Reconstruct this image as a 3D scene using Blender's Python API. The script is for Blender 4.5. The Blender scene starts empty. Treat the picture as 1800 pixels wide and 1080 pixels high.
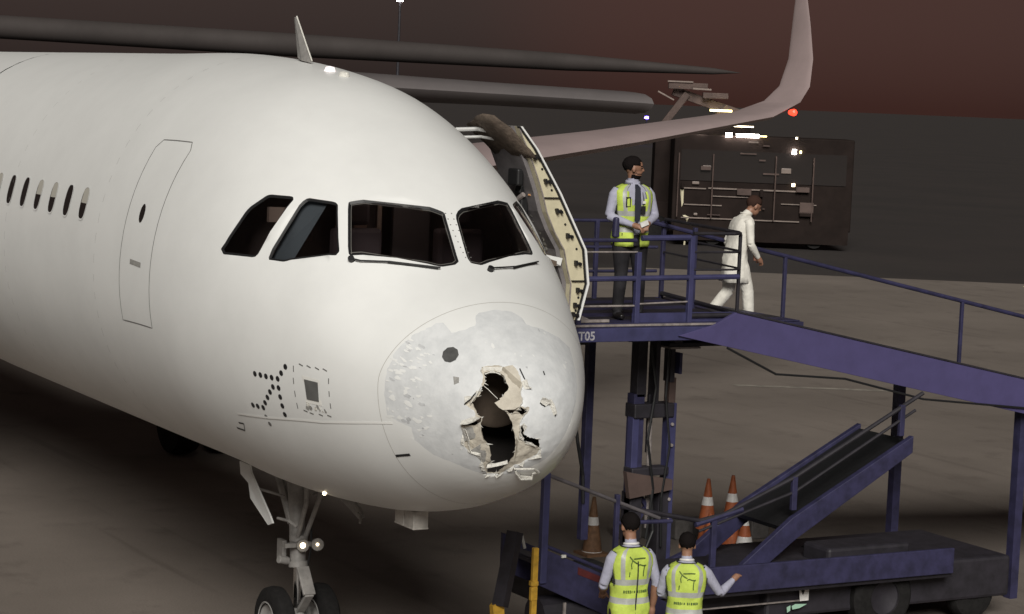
import bpy, bmesh, math, random
import numpy as np
from mathutils import Vector, Matrix
from mathutils.geometry import delaunay_2d_cdt
random.seed(7); PI=math.pi
scene=bpy.context.scene; C=scene.collection
R=math.radians

# ------------------------------------------------------------------ camera
cam_d=bpy.data.cameras.new('camera'); cam=bpy.data.objects.new('camera',cam_d); C.objects.link(cam)
cam_d.lens=78.89; cam_d.sensor_width=36; cam_d.clip_start=.1; cam_d.clip_end=3000
CP=Vector((-16.5455,9.6671,6.0698)); yaw,pitch,roll=.51223,-.09452,.04030
d=Vector((math.cos(pitch)*math.cos(yaw),-math.cos(pitch)*math.sin(yaw),math.sin(pitch)))
r0=d.cross(Vector((0,0,1))).normalized(); u0=r0.cross(d)
r1=r0*math.cos(roll)+u0*math.sin(roll); u1=-r0*math.sin(roll)+u0*math.cos(roll)
cam.matrix_world=Matrix(((r1.x,u1.x,-d.x,CP.x),(r1.y,u1.y,-d.y,CP.y),(r1.z,u1.z,-d.z,CP.z),(0,0,0,1)))
scene.camera=cam
# ------------------------------------------------------------------ sky, sun, exposure
SUN_DIR=Vector((.75,-.40,-.53)).normalized()          # the way the light travels
az=math.atan2(-SUN_DIR.x,-SUN_DIR.y); el=math.asin(-SUN_DIR.z)
w=bpy.data.worlds.new('World'); scene.world=w; w.use_nodes=True
nt=w.node_tree; nt.nodes.clear()
sky=nt.nodes.new('ShaderNodeTexSky'); sky.sky_type='NISHITA'; sky.sun_disc=False
sky.sun_elevation=el; sky.sun_rotation=az; sky.dust_density=1
bg=nt.nodes.new('ShaderNodeBackground'); out=nt.nodes.new('ShaderNodeOutputWorld')
hs=nt.nodes.new('ShaderNodeHueSaturation'); hs.inputs['Saturation'].default_value=.05
tn=nt.nodes.new('ShaderNodeMix'); tn.data_type='RGBA'; tn.blend_type='MULTIPLY'; tn.inputs[0].default_value=1
tn.inputs[7].default_value=(1,.70,.63,1)
nt.links.new(sky.outputs[0],hs.inputs['Color']); nt.links.new(hs.outputs[0],tn.inputs[6])
# dull red window-glass reflection painted into one direction of the night sky
gtc=nt.nodes.new('ShaderNodeTexCoord'); dot=nt.nodes.new('ShaderNodeVectorMath'); dot.operation='DOT_PRODUCT'
gdir=Vector((.795,-.600,.045)).normalized(); dot.inputs[1].default_value=gdir
mr=nt.nodes.new('ShaderNodeMapRange'); mr.interpolation_type='SMOOTHERSTEP'; mr.inputs[1].default_value=.984; mr.inputs[2].default_value=1.0
nt.links.new(gtc.outputs['Generated'],dot.inputs[0]); nt.links.new(dot.outputs['Value'],mr.inputs[0])
gm_=nt.nodes.new('ShaderNodeMix'); gm_.data_type='RGBA'; gm_.blend_type='ADD'; gm_.inputs[7].default_value=(3.3,.42,.12,1)
nt.links.new(mr.outputs[0],gm_.inputs[0]); nt.links.new(tn.outputs[2],gm_.inputs[6]); nt.links.new(gm_.outputs[2],bg.inputs[0]); bg.inputs[1].default_value=.0062
nt.links.new(bg.outputs[0],out.inputs[0])
sl=bpy.data.lights.new('floodlight_sun','SUN'); sl.energy=3.4; sl.angle=R(26); sl.color=(1,.975,.915)
so=bpy.data.objects.new('floodlight_sun',sl); C.objects.link(so)
so.rotation_euler=SUN_DIR.to_track_quat('-Z','Y').to_euler()
scene.view_settings.view_transform='Standard'; scene.view_settings.look='None'
scene.view_settings.exposure=0; scene.view_settings.gamma=1

# ------------------------------------------------------------------ materials
def mat(name,col,rough=.5,metal=0,noise=0,nscale=8,bump=0,bscale=30,emit=None,estr=0,spec=.5,coat=0,dark=None,coords='Object'):
    m=bpy.data.materials.new(name); m.use_nodes=True; t=m.node_tree; b=t.nodes['Principled BSDF']
    b.inputs['Base Color'].default_value=(*col,1); b.inputs['Roughness'].default_value=rough
    b.inputs['Metallic'].default_value=metal; b.inputs['Specular IOR Level'].default_value=spec
    b.inputs['Coat Weight'].default_value=coat
    if emit: b.inputs['Emission Color'].default_value=(*emit,1); b.inputs['Emission Strength'].default_value=estr
    if noise or bump:
        tc=t.nodes.new('ShaderNodeTexCoord')
    if noise:
        n=t.nodes.new('ShaderNodeTexNoise'); n.inputs['Scale'].default_value=nscale; n.inputs['Detail'].default_value=8; n.inputs['Roughness'].default_value=.65
        t.links.new(tc.outputs[coords],n.inputs['Vector'])
        mx=t.nodes.new('ShaderNodeMix'); mx.data_type='RGBA'
        c2=dark or tuple(c*(1-noise) for c in col)
        mx.inputs[6].default_value=(*c2,1); mx.inputs[7].default_value=(*col,1)
        rp=t.nodes.new('ShaderNodeMapRange'); rp.inputs[1].default_value=.32; rp.inputs[2].default_value=.62
        t.links.new(n.outputs['Fac'],rp.inputs[0]); t.links.new(rp.outputs[0],mx.inputs[0]); t.links.new(mx.outputs[2],b.inputs['Base Color'])
        rr=t.nodes.new('ShaderNodeMapRange'); rr.inputs[3].default_value=min(1,rough+.12); rr.inputs[4].default_value=max(.03,rough-.05)
        t.links.new(n.outputs['Fac'],rr.inputs[0]); t.links.new(rr.outputs[0],b.inputs['Roughness'])
    if bump:
        n2=t.nodes.new('ShaderNodeTexNoise'); n2.inputs['Scale'].default_value=bscale; n2.inputs['Detail'].default_value=6
        t.links.new(tc.outputs[coords],n2.inputs['Vector'])
        bp=t.nodes.new('ShaderNodeBump'); bp.inputs['Strength'].default_value=bump; bp.inputs['Distance'].default_value=.02
        t.links.new(n2.outputs['Fac'],bp.inputs['Height']); t.links.new(bp.outputs[0],b.inputs['Normal'])
    return m
M={}
M['paint']=mat('white_aircraft_paint',(.83,.835,.82),.36,noise=.08,nscale=.9,bump=.05,bscale=1.7)
M['bare']=mat('bare_radome_composite',(.715,.728,.735),.5,noise=.2,nscale=7,bump=.12,bscale=22,dark=(.60,.615,.625))
M['core']=mat('torn_glassfibre_core',(.60,.555,.47),.8,noise=.5,nscale=9,bump=.35,bscale=40,dark=(.45,.41,.345))
M['inner']=mat('radome_inside_skin',(.40,.36,.29),.8,noise=.3,nscale=9,bump=.4)
M['fray']=mat('frayed_white_fibre',(.78,.76,.70),.7,noise=.25,nscale=30,bump=.6,bscale=60)
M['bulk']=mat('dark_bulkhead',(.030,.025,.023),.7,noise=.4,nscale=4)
M['radar']=mat('radar_plate',(.17,.13,.10),.55,noise=.3,nscale=7)
M['black']=mat('black_rubber',(.012,.012,.013),.5,noise=.3,nscale=10)
M['seal']=mat('black_window_seal',(.016,.016,.017),.35)
M['silver']=mat('window_retainer_metal',(.55,.54,.50),.3,metal=.8)
M['dot']=mat('black_livery_print',(.015,.015,.017),.45)
M['grey_print']=mat('grey_stencil_print',(.16,.155,.15),.5)
M['greyplate']=mat('grey_probe_plate',(.135,.135,.13),.45,noise=.2,nscale=12)
M['chip']=mat('chipped_paint',(.36,.35,.33),.6,noise=.4,nscale=30)
M['strut']=mat('gear_grey_paint',(.34,.325,.31),.4,noise=.35,nscale=9)
M['chrome']=mat('polished_steel',(.7,.7,.7),.18,metal=1)
M['tyre']=mat('tyre_rubber',(.016,.015,.015),.85,spec=.2,noise=.4,nscale=14,bump=.3)
M['rim']=mat('wheel_rim',(.30,.29,.28),.4,noise=.3)
M['lampw']=mat('warm_lamp',(1,.9,.7),.3,emit=(1,.82,.55),estr=7)
M['lampx']=mat('white_lamp',(1,.95,.9),.3,emit=(1,.93,.85),estr=40)
M['lampy']=mat('yellow_lamp',(1,.85,.4),.3,emit=(1,.82,.35),estr=6)
M['lampr']=mat('red_lamp',(1,.05,.03),.3,emit=(1,.035,.015),estr=4)
M['lampb']=mat('blue_lamp',(.2,.1,1),.3,emit=(.20,.12,1),estr=22)
M['blue']=mat('blue_gse_paint',(.050,.050,.125),.45,noise=.35,nscale=5)
M['blued']=mat('dark_blue_gse_paint',(.036,.034,.085),.5,noise=.5,nscale=6)
M['blued2']=mat('blackish_steel',(.026,.023,.030),.55,noise=.5,nscale=6)
M['violet']=mat('violet_blue_ramp_panel',(.075,.064,.165),.5,noise=.18,nscale=3)
M['steel']=mat('scuffed_steel_trim',(.42,.37,.35),.45,metal=.3,noise=.5,nscale=12)
M['maroon']=mat('dark_red_paint',(.10,.018,.018),.5,noise=.5,nscale=8)
M['yellow']=mat('safety_yellow_paint',(.62,.36,.045),.45,noise=.35,nscale=14)
M['cream']=mat('cream_primer',(.66,.60,.42),.5,noise=.15,nscale=10)
M['liner']=mat('grey_door_lining',(.19,.175,.18),.6,noise=.35,nscale=5,bump=.2)
M['liner2']=mat('brown_door_canvas',(.14,.105,.08),.85,noise=.5,nscale=14,bump=.6)
M['orange']=mat('cone_orange',(.42,.115,.040),.6,noise=.35,nscale=9)
M['reflect']=mat('white_reflective_band',(.80,.78,.76),.4,noise=.2,nscale=20)
M['conc']=mat('grey_block',(.12,.11,.105),.8,noise=.4)
M['rwing']=mat('dimmed_wing_paint',(.37,.29,.285),.5,noise=.2,nscale=.5)  # darker than the white fuselage to stand for weaker floodlight out there
M['gwing']=mat('dimmed_far_wing',(.115,.102,.102),.6,noise=.2,nscale=.4)  # albedo lowered so the colour itself carries the distant shade
M['dwing']=mat('dimmed_far_fuselage',(.040,.032,.030),.8,noise=.2,nscale=.4)  # dark albedo stands in for the faint light that far out
M['truck']=mat('dark_truck_body',(.020,.013,.011),.75,noise=.4,nscale=1,spec=.15)
M['trk2']=mat('truck_trim',(.24,.19,.165),.4,noise=.4,nscale=3)
M['brown']=mat('brown_machine',(.10,.065,.055),.7,noise=.5,nscale=1.2)
M['skin']=mat('skin',(.30,.155,.10),.5,noise=.15,nscale=12)
M['hair']=mat('black_hair',(.010,.008,.008),.9,spec=.05,bump=.6,bscale=60)
M['shirt']=mat('pale_blue_shirt',(.40,.40,.50),.8,noise=.22,nscale=7,bump=.5,bscale=14)
M['trous']=mat('dark_trousers',(.020,.018,.022),.8,noise=.4,nscale=7,bump=.4,bscale=12)
M['shoe']=mat('black_shoe',(.014,.012,.012),.35)
M['white_cloth']=mat('white_cotton',(.78,.75,.68),.85,noise=.2,nscale=7,bump=.8,bscale=11)
M['hivis']=mat('hivis_yellow',(.56,.70,.11),.7,noise=.3,nscale=6,bump=.6,bscale=13,emit=None)
M['tape']=mat('silver_tape',(.42,.43,.40),.4,noise=.25,nscale=12,bump=.3,bscale=14)
M['edge']=mat('black_binding',(.015,.015,.015),.7)
M['tie']=mat('dark_tie',(.02,.022,.035),.6)
M['mint']=mat('mint_marking',(.35,.55,.42),.5)
M['glassfar']=mat('dark_vehicle_glass',(.02,.016,.015),.1)
M['spill']=mat('painted_line',(.30,.27,.23),.8,noise=.5,nscale=3)

def glass(name,tint,refl=.9):
    m=bpy.data.materials.new(name); m.use_nodes=True; t=m.node_tree; t.nodes.clear()
    o=t.nodes.new('ShaderNodeOutputMaterial'); mx=t.nodes.new('ShaderNodeMixShader')
    tr=t.nodes.new('ShaderNodeBsdfTransparent'); tr.inputs[0].default_value=(*tint,1)
    gl=t.nodes.new('ShaderNodeBsdfGlossy'); gl.inputs['Roughness'].default_value=.03; gl.inputs['Color'].default_value=(.9,.87,.85,1)
    fr=t.nodes.new('ShaderNodeFresnel'); fr.inputs[0].default_value=1.6
    t.links.new(fr.outputs[0],mx.inputs[0]); t.links.new(tr.outputs[0],mx.inputs[1]); t.links.new(gl.outputs[0],mx.inputs[2]); t.links.new(mx.outputs[0],o.inputs[0])
    return m
M['glass']=glass('cockpit_glass',(.60,.58,.58))

# ground: concrete apron near, further out a darker colour standing for floodlight falloff, joints and stains by texture
def ground_mat():
    m=bpy.data.materials.new('apron_concrete'); m.use_nodes=True; t=m.node_tree; b=t.nodes['Principled BSDF']
    tc=t.nodes.new('ShaderNodeTexCoord')
    def noise(s,det=8):
        n=t.nodes.new('ShaderNodeTexNoise'); n.inputs['Scale'].default_value=s; n.inputs['Detail'].default_value=det; n.inputs['Roughness'].default_value=.65
        t.links.new(tc.outputs['Object'],n.inputs['Vector']); return n
    def ramp(n,a,bb,c0,c1):
        r=t.nodes.new('ShaderNodeValToRGB'); r.color_ramp.elements[0].position=a; r.color_ramp.elements[1].position=bb
        r.color_ramp.elements[0].color=(*c0,1); r.color_ramp.elements[1].color=(*c1,1)
        t.links.new(n.outputs['Fac'],r.inputs[0]); return r
    base=ramp(noise(.22),.3,.7,(.150,.125,.106),(.218,.184,.158))
    fine=ramp(noise(40,3),.3,.75,(.80,.80,.80),(1.08,1.08,1.08))
    mul=t.nodes.new('ShaderNodeMix'); mul.data_type='RGBA'; mul.blend_type='MULTIPLY'; mul.inputs[0].default_value=1
    t.links.new(base.outputs[0],mul.inputs[6]); t.links.new(fine.outputs[0],mul.inputs[7])
    st=ramp(noise(.9),.56,.75,(1,1,1),(.55,.52,.52))
    mul2=t.nodes.new('ShaderNodeMix'); mul2.data_type='RGBA'; mul2.blend_type='MULTIPLY'; mul2.inputs[0].default_value=.8
    t.links.new(mul.outputs[2],mul2.inputs[6]); t.links.new(st.outputs[0],mul2.inputs[7])
    mp_=t.nodes.new('ShaderNodeMapping'); mp_.inputs['Rotation'].default_value=(0,0,.35); mp_.inputs['Scale'].default_value=(.10,2.2,1)
    t.links.new(tc.outputs['Object'],mp_.inputs['Vector']); tn_=t.nodes.new('ShaderNodeTexNoise'); tn_.inputs['Scale'].default_value=1.3; tn_.inputs['Detail'].default_value=5; tn_.inputs['Distortion'].default_value=.25
    t.links.new(mp_.outputs[0],tn_.inputs['Vector']); tyre=ramp(tn_,.60,.72,(1,1,1),(.72,.70,.70))
    mul3=t.nodes.new('ShaderNodeMix'); mul3.data_type='RGBA'; mul3.blend_type='MULTIPLY'; mul3.inputs[0].default_value=.7
    t.links.new(mul2.outputs[2],mul3.inputs[6]); t.links.new(tyre.outputs[0],mul3.inputs[7])
    t.links.new(mul3.outputs[2],b.inputs['Base Color']); b.inputs['Roughness'].default_value=.85
    bp=t.nodes.new('ShaderNodeBump'); bp.inputs['Strength'].default_value=.4; bp.inputs['Distance'].default_value=.01
    t.links.new(noise(60,4).outputs['Fac'],bp.inputs['Height']); t.links.new(bp.outputs[0],b.inputs['Normal'])
    return m
M['ground']=ground_mat()
M['far_falloff']=mat('dimmed_far_ground',(.029,.022,.020),.85,noise=.35,nscale=.12,bump=.4,bscale=40)  # dark base colour imitates floodlight fading with distance

# ------------------------------------------------------------------ mesh helpers
def tagit(o,label=None,cat=None,group=None,kind=None):
    if label:o['label']=label
    if cat:o['category']=cat
    if group:o['group']=group
    if kind:o['kind']=kind
    return o
def empty(name,loc=(0,0,0),rz=0,**k):
    o=bpy.data.objects.new(name,None); C.objects.link(o); o.location=loc; o.rotation_euler=(0,0,rz); o.empty_display_size=.2
    return tagit(o,**k)
class MB:
    def __init__(s): s.v=[]; s.f=[]; s.m=[]
    def add(s,vs,fs,mi=0):
        b=len(s.v); s.v+= [tuple(v) for v in vs]; s.f+=[tuple(i+b for i in f) for f in fs]; s.m+=[mi]*len(fs); return s
    def box(s,c,size,rot=None,mi=0):
        hx,hy,hz=[a/2 for a in size]; vs=[Vector((x,y,z)) for x in(-hx,hx) for y in(-hy,hy) for z in(-hz,hz)]
        if rot is not None: vs=[rot@v for v in vs]
        vs=[v+Vector(c) for v in vs]
        return s.add(vs,[(0,1,3,2),(4,6,7,5),(0,4,5,1),(2,3,7,6),(0,2,6,4),(1,5,7,3)],mi)
    def beam(s,a,b,wd,ht,mi=0,up=(0,0,1)):
        a=Vector(a);b=Vector(b);d=(b-a);L=d.length;d.normalize();upv=Vector(up)
        sd=d.cross(upv)
        if sd.length<1e-4: sd=d.cross(Vector((1,0,0)))
        sd.normalize();u=sd.cross(d)
        rot=Matrix((d,sd,u)).transposed()
        return s.box((a+b)/2,(L,wd,ht),rot,mi)
    def tube(s,pts,r,n=8,mi=0,caps=True):
        pts=[Vector(p) for p in pts]; rs=r if isinstance(r,(list,tuple)) else [r]*len(pts)
        rings=[];pu=None
        for i,p in enumerate(pts):
            d=(pts[min(i+1,len(pts)-1)]-pts[max(i-1,0)]).normalized()
            if pu is None:
                pu=d.orthogonal().normalized()
            pu=(pu-d*pu.dot(d)).normalized(); sd=d.cross(pu)
            rings.append([p+pu*math.cos(2*PI*k/n)*rs[i]+sd*math.sin(2*PI*k/n)*rs[i] for k in range(n)])
        vs=[v for rg in rings for v in rg]; fs=[]
        for i in range(len(rings)-1):
            for k in range(n): fs.append((i*n+k,i*n+(k+1)%n,(i+1)*n+(k+1)%n,(i+1)*n+k))
        if caps: fs.append(tuple(range(n))[::-1]); fs.append(tuple((len(rings)-1)*n+k for k in range(n)))
        return s.add(vs,fs,mi)
    def lathe(s,prof,c=(0,0,0),axis=(0,0,1),n=24,mi=0):
        ax=Vector(axis).normalized(); a=ax.orthogonal().normalized(); b=ax.cross(a); c=Vector(c)
        vs=[];fs=[]
        for (r,h) in prof:
            for k in range(n):
                t=2*PI*k/n; vs.append(c+ax*h+(a*math.cos(t)+b*math.sin(t))*r)
        for i in range(len(prof)-1):
            for k in range(n): fs.append((i*n+k,i*n+(k+1)%n,(i+1)*n+(k+1)%n,(i+1)*n+k))
        return s.add(vs,fs,mi)
    def prism(s,poly,dirv,mi=0):
        n=len(poly); dv=Vector(dirv); vs=[Vector(p) for p in poly]+[Vector(p)+dv for p in poly]
        fs=[tuple(range(n))[::-1],tuple(range(n,2*n))]+[(i,(i+1)%n,n+(i+1)%n,n+i) for i in range(n)]
        return s.add(vs,fs,mi)
    def build(s,name,mats,parent=None,smooth=False,bevel=0,world=False,label=None):
        me=bpy.data.meshes.new(name); me.from_pydata(s.v,[],s.f); me.update()
        ms=mats if isinstance(mats,(list,tuple)) else [mats]
        for m_ in ms: me.materials.append(M[m_] if isinstance(m_,str) else m_)
        for i,p in enumerate(me.polygons): p.material_index=s.m[i]; p.use_smooth=smooth
        bm=bmesh.new(); bm.from_mesh(me); bmesh.ops.recalc_face_normals(bm,faces=bm.faces); bm.to_mesh(me); bm.free()
        if smooth:
            try: me.set_sharp_from_angle(angle=R(40))
            except Exception: pass
        o=bpy.data.objects.new(name,me); C.objects.link(o)
        if bevel:
            b=o.modifiers.new('bevel','BEVEL'); b.width=bevel; b.segments=2; b.limit_method='ANGLE'
        if parent:
            o.parent=parent
        if label:o['label']=label
        return o
def copy_obj(o,parent,loc=None):
    c=o.copy(); C.objects.link(c); c.parent=parent
    if loc is not None:c.location=loc
    return c

# ------------------------------------------------------------------ airliner surface
CZ=4.1
TB=np.array([[0,-.80,-.80,0,-.80],[.05,-.575,-1.06,.24,-.80],[.15,-.425,-1.215,.405,-.79],[.3,-.272,-1.36,.55,-.76],
[.6,-.0563,-1.5486,.755,-.69],[1,.17347,-1.70217,.99195,-.60],[1.5,.46723,-1.86553,1.2372,-.49],[2.15,1.04,-2.00205,1.47557,-.34],
[3,1.60712,-2.08506,1.71020,-.22],[4,2.01494,-2.11698,1.87019,-.12],[5,2.18166,-2.09625,1.93535,-.04],[6.5,2.29,-2.10,1.965,0],[9,2.29,-2.1,1.975,0],[14,2.29,-2.1,1.975,0]])
_U=np.sqrt(TB[:,0]); _G=[np.gradient(TB[:,k],_U) for k in range(1,5)]
def prof(x):
    x=min(x,13.99); u=math.sqrt(max(x,0)); i=int(np.clip(np.searchsorted(_U,u,side='right')-1,0,len(_U)-2))
    h=_U[i+1]-_U[i]; t=(u-_U[i])/h; o=[]
    for k in range(4):
        y=TB[:,k+1]; g=_G[k]
        o.append((2*t**3-3*t**2+1)*y[i]+(t**3-2*t**2+t)*h*g[i]+(-2*t**3+3*t**2)*y[i+1]+(t**3-t**2)*h*g[i+1])
    return o
def S(x,th,off=0.0):
    zt,zb,w_,zm=prof(x); s_=math.sin(th)
    p=Vector((x,w_*math.cos(th),CZ+zm+((zt-zm) if s_>0 else (zm-zb))*s_))
    if off: p=p+N(x,th)*off
    return p
def N(x,th):
    e=.01; xa=max(x,.0015)
    a=S(xa+e*.5,th)-S(max(xa-e*.5,.0005),th); b=S(xa,th+e)-S(xa,th-e)
    n=b.cross(a)
    if n.length<1e-12: return Vector((-1,0,0))
    n.normalize()
    if n.dot(Vector((-.25,math.cos(th),math.sin(th))))<0: n=-n
    return n
def X0(th):
    s_=math.sin(th); return 1.112-.115*(s_+math.sqrt(s_*s_+.01)-.1)
def pin(q,poly):
    x,y=q; c=False; n=len(poly); j=n-1
    for i in range(n):
        xi,yi=poly[i];xj,yj=poly[j]
        if (yi>y)!=(yj>y) and x<(xj-xi)*(y-yi)/(yj-yi)+xi: c=not c
        j=i
    return c
def densify(poly,step,jit=0,seed=1):
    rnd=random.Random(seed); o=[]; n=len(poly)
    for i in range(n):
        a=Vector(poly[i]); b=Vector(poly[(i+1)%n]); k=max(1,int((b-a).length/step)); nn=Vector((-(b-a).y,(b-a).x))
        if nn.length>0: nn.normalize()
        for j in range(k):
            p=a.lerp(b,j/k)
            if j and jit: p=p+nn*rnd.uniform(-jit,jit)
            o.append((p.x,p.y))
    return o
def round_poly(poly,r=.2):
    o=[]; n=len(poly)
    for i in range(n):
        a=Vector(poly[i-1]);b=Vector(poly[i]);c=Vector(poly[(i+1)%n])
        p=b.lerp(a,min(r,.45)); q=b.lerp(c,min(r,.45))
        for t in (0,.33,.67,1): 
            m=p.lerp(b,t).lerp(b.lerp(q,t),t); o.append((m.x,m.y))
    return o
def cdt_faces(outer,polys,pts):
    """conforming triangulation of a 2D sheet; polys are outlines the edges must follow"""
    V=[];E=[];seen=set()
    def addloop(pl):
        b=len(V); V.extend([Vector(p) for p in pl]); n=len(pl); E.extend([(b+i,b+(i+1)%n) for i in range(n)])
    addloop(outer)
    for pl in polys: addloop(pl)
    for p in pts: V.append(Vector(p))
    r=delaunay_2d_cdt(V,E,[],0,1e-6)
    return r[0],r[2]
# ------------------------------------------------------------------ ground
def sheet(name,x0,x1,y0,y1,z,m,**k):
    o=MB().add([(x0,y0,z),(x1,y0,z),(x1,y1,z),(x0,y1,z)],[(0,1,2,3)]).build(name,m); tagit(o,kind='structure'); return o
# far ground, its colour darkened for light falloff, reaches the horizon, the concrete apron lies on it
sheet('ground',-1500,2500,-2000,2000,-.012,'far_falloff')
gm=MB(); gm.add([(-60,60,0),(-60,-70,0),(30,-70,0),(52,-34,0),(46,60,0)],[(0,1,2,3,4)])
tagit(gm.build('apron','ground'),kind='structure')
lm=MB(); lm.add([(21.2,-21.4,.004),(21.5,-21.4,.004),(23.2,-18.2,.004),(22.9,-18.2,.004)],[(0,1,2,3)])
tagit(lm.build('painted_line','spill'),kind='structure')

# ------------------------------------------------------------------ the airliner
air=empty('airliner',(2,0,0),label='white narrow-body airliner with a smashed open nose radome, parked with its front door open',cat='airliner')
AP=Vector((2,0,0))
TS=1.8
def grid_mesh(name,V2,F2,mapf,facemat,mats,thick=None,outward=None,smooth=True):
    P=[mapf(v) for v in V2]; me=bpy.data.meshes.new(name)
    F=[]
    for f_ in F2:
        a,b,c=[P[i] for i in f_[:3]]; n=(b-a).cross(c-a); cen=sum((V2[i] for i in f_),Vector((0,0)))/len(f_)
        o=outward(cen)
        F.append((tuple(f_) if n.dot(o)>0 else tuple(reversed(f_)),cen))
    me.from_pydata(P,[],[a for a,_ in F]); me.update()
    for m_ in mats: me.materials.append(M[m_])
    for p,(_,c) in zip(me.polygons,F): p.material_index=facemat(c); p.use_smooth=smooth
    bm=bmesh.new(); bm.from_mesh(me); 
    lo=[v for v in bm.verts if not v.link_faces]; bmesh.ops.delete(bm,geom=lo,context='VERTS'); bm.to_mesh(me); bm.free()
    o=bpy.data.objects.new(name,me); C.objects.link(o)
    if thick:
        s=o.modifiers.new('thickness','SOLIDIFY'); s.thickness=thick; s.offset=-1
        es=o.modifiers.new('sharp','EDGE_SPLIT'); es.split_angle=R(50)
    return o

JOINT = [(0.932, 0.938),(1.001, 0.642),(1.091, 0.365),(1.089, 0.081),(1.108, -0.143),(1.111, -0.277),(1.112, -0.354)]
W3 = [(3.246, 0.286),(3.315, 0.304),(3.273, 0.349),(3.165, 0.557),(3.033, 0.677),(2.767, 0.757),(2.734, 0.745),(2.763, 0.36)]
W2 = [(2.648, 0.802),(2.387, 0.92),(2.347, 0.92),(1.997, 0.729),(1.996, 0.687),(2.426, 0.431),(2.609, 0.389),(2.627, 0.399)]
W1 = [(2.308, 0.983),(2.304, 0.997),(1.94, 1.531),(1.923, 1.544),(1.46, 1.477),(1.427, 1.428),(1.43, 1.307),(1.897, 0.768),(1.924, 0.767)]
W0 = [(1.931, 1.619),(2.3, 2.12),(2.338, 2.166),(1.816, 2.256),(1.771, 2.231),(1.411, 1.656),(1.435, 1.568),(1.488, 1.561)]
DOTS = [(2.663, -0.253),(2.581, -0.25),(2.5, -0.248),(2.418, -0.245),(2.333, -0.241),(2.27, -0.201),(2.201, -0.156),(2.427, -0.298),(2.346, -0.294),(2.491, -0.334),(2.555, -0.372),(2.355, -0.347),(2.621, -0.41),(2.363, -0.4),(2.682, -0.445),(2.767, -0.446),(2.846, -0.448),(2.696, -0.501),(2.691, -0.545),(2.371, -0.453)]
DT = [(1.989, -0.11),(1.89, -0.101),(1.786, -0.091),(1.691, -0.079)]
DL = [(2.092, -0.15),(2.112, -0.222),(2.125, -0.299),(2.137, -0.372)]
DR = [(1.654, -0.141),(1.666, -0.224),(1.678, -0.305)]
DB = [(2.038, -0.391),(1.961, -0.396),(1.84, -0.389),(1.728, -0.379)]
PLATE = [(1.963, -0.188),(1.788, -0.176),(1.815, -0.301),(1.972, -0.309)]
SEAM = [(3.221, -0.537),(2.685, -0.505),(1.851, -0.437),(1.325, -0.368),(1.021, -0.329)]
MARK = [(3.303, -0.602),(3.204, -0.598),(3.416, -0.646),(3.272, -0.649)]
SLOT = [(1.117, -0.632),(0.963, -0.615)]
WIP1 = [(1.857, 0.763),(1.818, 0.764),(1.698, 0.905),(1.413, 1.274)]
WIP0 = [(1.366, 1.699),(1.509, 1.956),(1.754, 2.256)]
CROWN = [(4.608, 1.556),(4.307, 1.568)]
HOLECIRC = [(0.612, 0.637),(0.664, 0.583),(0.562, 0.696),(0.65, 0.711),(0.579, 0.56)]
PATCH = [(0.869, 0.91),(0.744, 0.875),(0.703, 0.989),(0.688, 1.14),(0.781, 1.233),(0.805, 1.29),(0.808, 1.475),(0.775, 1.652),(0.701, 1.74),(0.622, 1.752),(0.615, 1.987),(0.63, 2.229),(0.639, 2.457),(0.419, 2.569),(0.278, 2.7),(0.121, 3.043),(0.082, -2.567),(0.134, -1.848),(0.281, -1.3),(0.434, -0.997),(0.578, -0.736),(0.728, -0.614),(0.849, -0.463),(0.842, -0.34),(0.963, -0.304),(1.057, -0.267),(1.064, -0.1),(1.048, 0.147),(1.04, 0.396),(0.968, 0.626),(0.905, 0.853)]
HOLE = [(0.324, 0.695),(0.31, 0.751),(0.29, 0.835),(0.25, 0.883),(0.21, 0.899),(0.169, 0.828),(0.147, 0.795),(0.141, 0.65),(0.139, 0.528),(0.151, 0.442),(0.126, 0.332),(0.1, 0.202),(0.08, 0.038),(0.068, -0.181),(0.068, -0.455),(0.078, -0.682),(0.112, -0.928),(0.159, -1.047),(0.212, -1.088),(0.268, -1.101),(0.33, -1.121),(0.373, -1.098),(0.398, -1.034),(0.36, -0.919),(0.317, -0.875),(0.292, -0.874),(0.25, -0.715),(0.229, -0.572),(0.249, -0.442),(0.249, -0.332),(0.242, -0.162),(0.231, -0.064),(0.264, -0.03),(0.271, 0.029),(0.291, 0.083),(0.309, 0.147),(0.288, 0.259),(0.27, 0.365),(0.28, 0.476),(0.279, 0.557),(0.3, 0.656)]
GAPL = [(0.373, -0.177),(0.333, -0.16),(0.235, -0.066),(0.246, -0.163),(0.289, -0.213),(0.377, -0.235)]
TEARR = [(0.112, 0.255),(0.08, 0.257),(0.052, 0.33),(0.053, 0.478),(0.041, 0.464),(0.025, 0.457),(0.025, 0.277),(0.036, 0.16),(0.045, 0.227),(0.071, 0.149),(0.093, 0.175)]
TEARR2 = [(0.044, -0.3),(0.034, -0.282),(0.033, -0.487),(0.041, -0.569),(0.032, -0.912),(0.024, -1.348),(0.058, -1.601),(0.048, -1.386),(0.049, -1.17),(0.055, -0.912),(0.059, -0.674)]
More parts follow.
